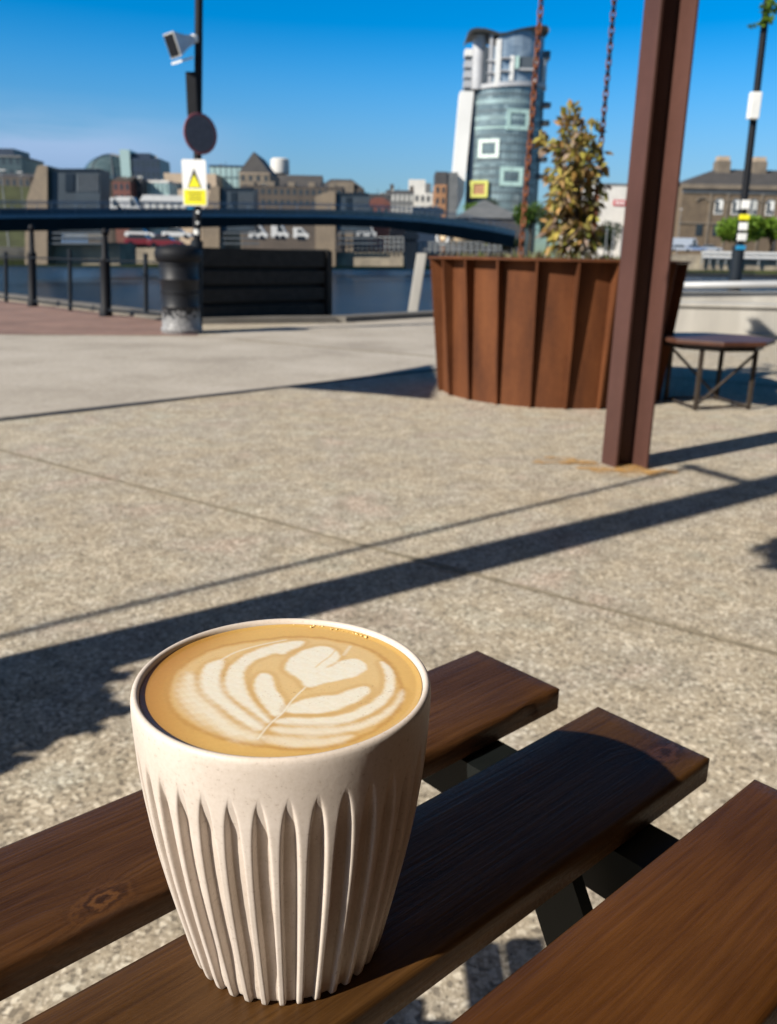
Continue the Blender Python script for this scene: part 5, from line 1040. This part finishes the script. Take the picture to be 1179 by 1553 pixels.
tree(1128, 348, 372, 36, 20, 236, 'lime_leaf', 'bright green round clipped tree before the stone building', 2600, lumps=11, size=1.0); tree(1172, 350, 372, 26, 18, 240, 'lime_leaf', 'bright green tree at the right edge before the stone building', 1700, size=1.0)
tree(925, 358, 385, 24, 22, 180, 'dark_leaf', 'dark tree between the drooping shrub and the steel post', 1500); tree(900, 368, 385, 14, 12, 178, 'dark_leaf', 'small dark bush right beside the drooping shrub', 500, cat='bush', nm='bush')
for k, px in enumerate((918, 928, 941, 950)):
    b = at(px, 384, 176); b.z = GZ; m2 = MB(); m2.tube([b, Vector((b.x, b.y, at(px, 345+3*(k % 2), 176).z))], .13, None, 6); tag(m2.build('mast', 'grey_rail'), ('pale slender mast', 'second pale slender mast', 'third pale slender mast', 'fourth pale slender mast')[k]+' counted from the drooping shrub', 'mast', 'masts between shrub and steel post')
qwall(1000, 1420, 386, 410, 205, 30)
for (x, mt, lab) in ((1033, 'paint_silver', 'silver car parked nearest the steel post on the right bank'), (1056, 'paint_blue', 'pale blue car in the middle of the right bank row'), (1079, 'paint_silver', 'grey car at the tree end of the right bank row')): car(x, 381.5, 206+rng.random(), mt, lab, -4, 5.0)
o = van(1040, 379, 212, 6.5, 2.7, 'paint_silver', 'long silver van behind the cars on the right bank', -3, None)
for i, (x0, x1, lab) in enumerate(((1065, 1114, 'short white tubular barrier on the right quay wall'), (1122, 1240, 'long white tubular barrier running out of the right edge'))):
    Yb = 204; o = empty('white_barrier', lab, 'barrier', at(x0, 390, Yb), 0, 'white barriers on the quay'); L0 = o.location
    for (ya, yb, r, mt) in ((383.5, 383.5, .42, 'paint_white'), (389.5, 390, .42, 'paint_white')):
        m2 = MB(); m2.tube([at(x0, ya+(x0-1065)*.02, Yb)-L0, at(x1, yb+(x1-1065)*.02, Yb)-L0], r, None, 8); m2.build('rail', mt, o, smooth=True, ang=50)
    for k in range(5):
        xx = x0+(x1-x0)*(k+.02)/4.05; m2 = MB(); m2.box(-.12, .12, -.25, .25, -1.5, 1.2); q_ = m2.build('stanchion', 'grey_rail', o); q_.location = at(xx, 390+(xx-1065)*.02, Yb)-L0
# right pole with stickers, box and a climbing sprig
Yr = 15.2; q0 = at(1114, 432, Yr); q1 = at(1164, 0, Yr); d = (q1-q0); d = d/d.z; base = q0-d*q0.z; base.z = 0
rp = empty('lamp_pole', 'tall slim dark pole behind the ramp wall, dotted with stickers', 'pole', base)
m2 = MB(); m2.tube([(0, 0, 0), d*1.25], [.105, .10], None, 12); m2.build('base_sleeve', 'navy_iron', rp, smooth=True, ang=40); m2 = MB(); m2.tube([d*1.25, d*7.5], [.062, .05], None, 12); m2.build('shaft', 'black_iron', rp, smooth=True, ang=40)
def onp(y): z = at(1140, y, Yr).z; return d*z
for y, w_, h_, mt in ((311, .07, .14, 'sticker_white'), (330, .085, .085, 'sign_yellow'), (344, .07, .12, 'sticker_white'), (360, .075, .12, 'sticker_white'), (376, .08, .07, 'sticker_blue')):
    q = onp(y); m2 = MB(); m2.box(q.x-w_, q.x+w_, q.y-.115, q.y-.075, q.z-h_/2, q.z+h_/2); m2.build('sticker', mt, rp, bevel=.01)
q = onp(162); m2 = MB(); m2.box(q.x-.14, q.x+.035, q.y-.16, q.y-.04, q.z-.20, q.z+.20); m2.build('white_box', 'sticker_white', rp, bevel=.02)
vn = empty('climbing_sprig', 'small green leafy sprig hanging at the top of the right pole', 'plant', base+onp(15)); m2 = MB()
for (px, py, r, n_) in ((1166, 8, .10, 60), (1165, 28, .07, 40), (1150, 36, .035, 9), (1141, 40, .03, 7), (1176, 14, .08, 30)):
    q = at(px, py, Yr-.1)-(base+onp(15)); leaves(m2, q, (r, r, r*1.2), n_, .07, .3)
m2.build('foliage', 'lime_leaf', vn); m2 = MB(); m2.tube([(0, -.1, .5), (.02, -.12, 0), (-.12, -.1, -.2), (-.28, -.1, -.24)], .008, None, 5); m2.build('stem', 'green_leaf', vn)
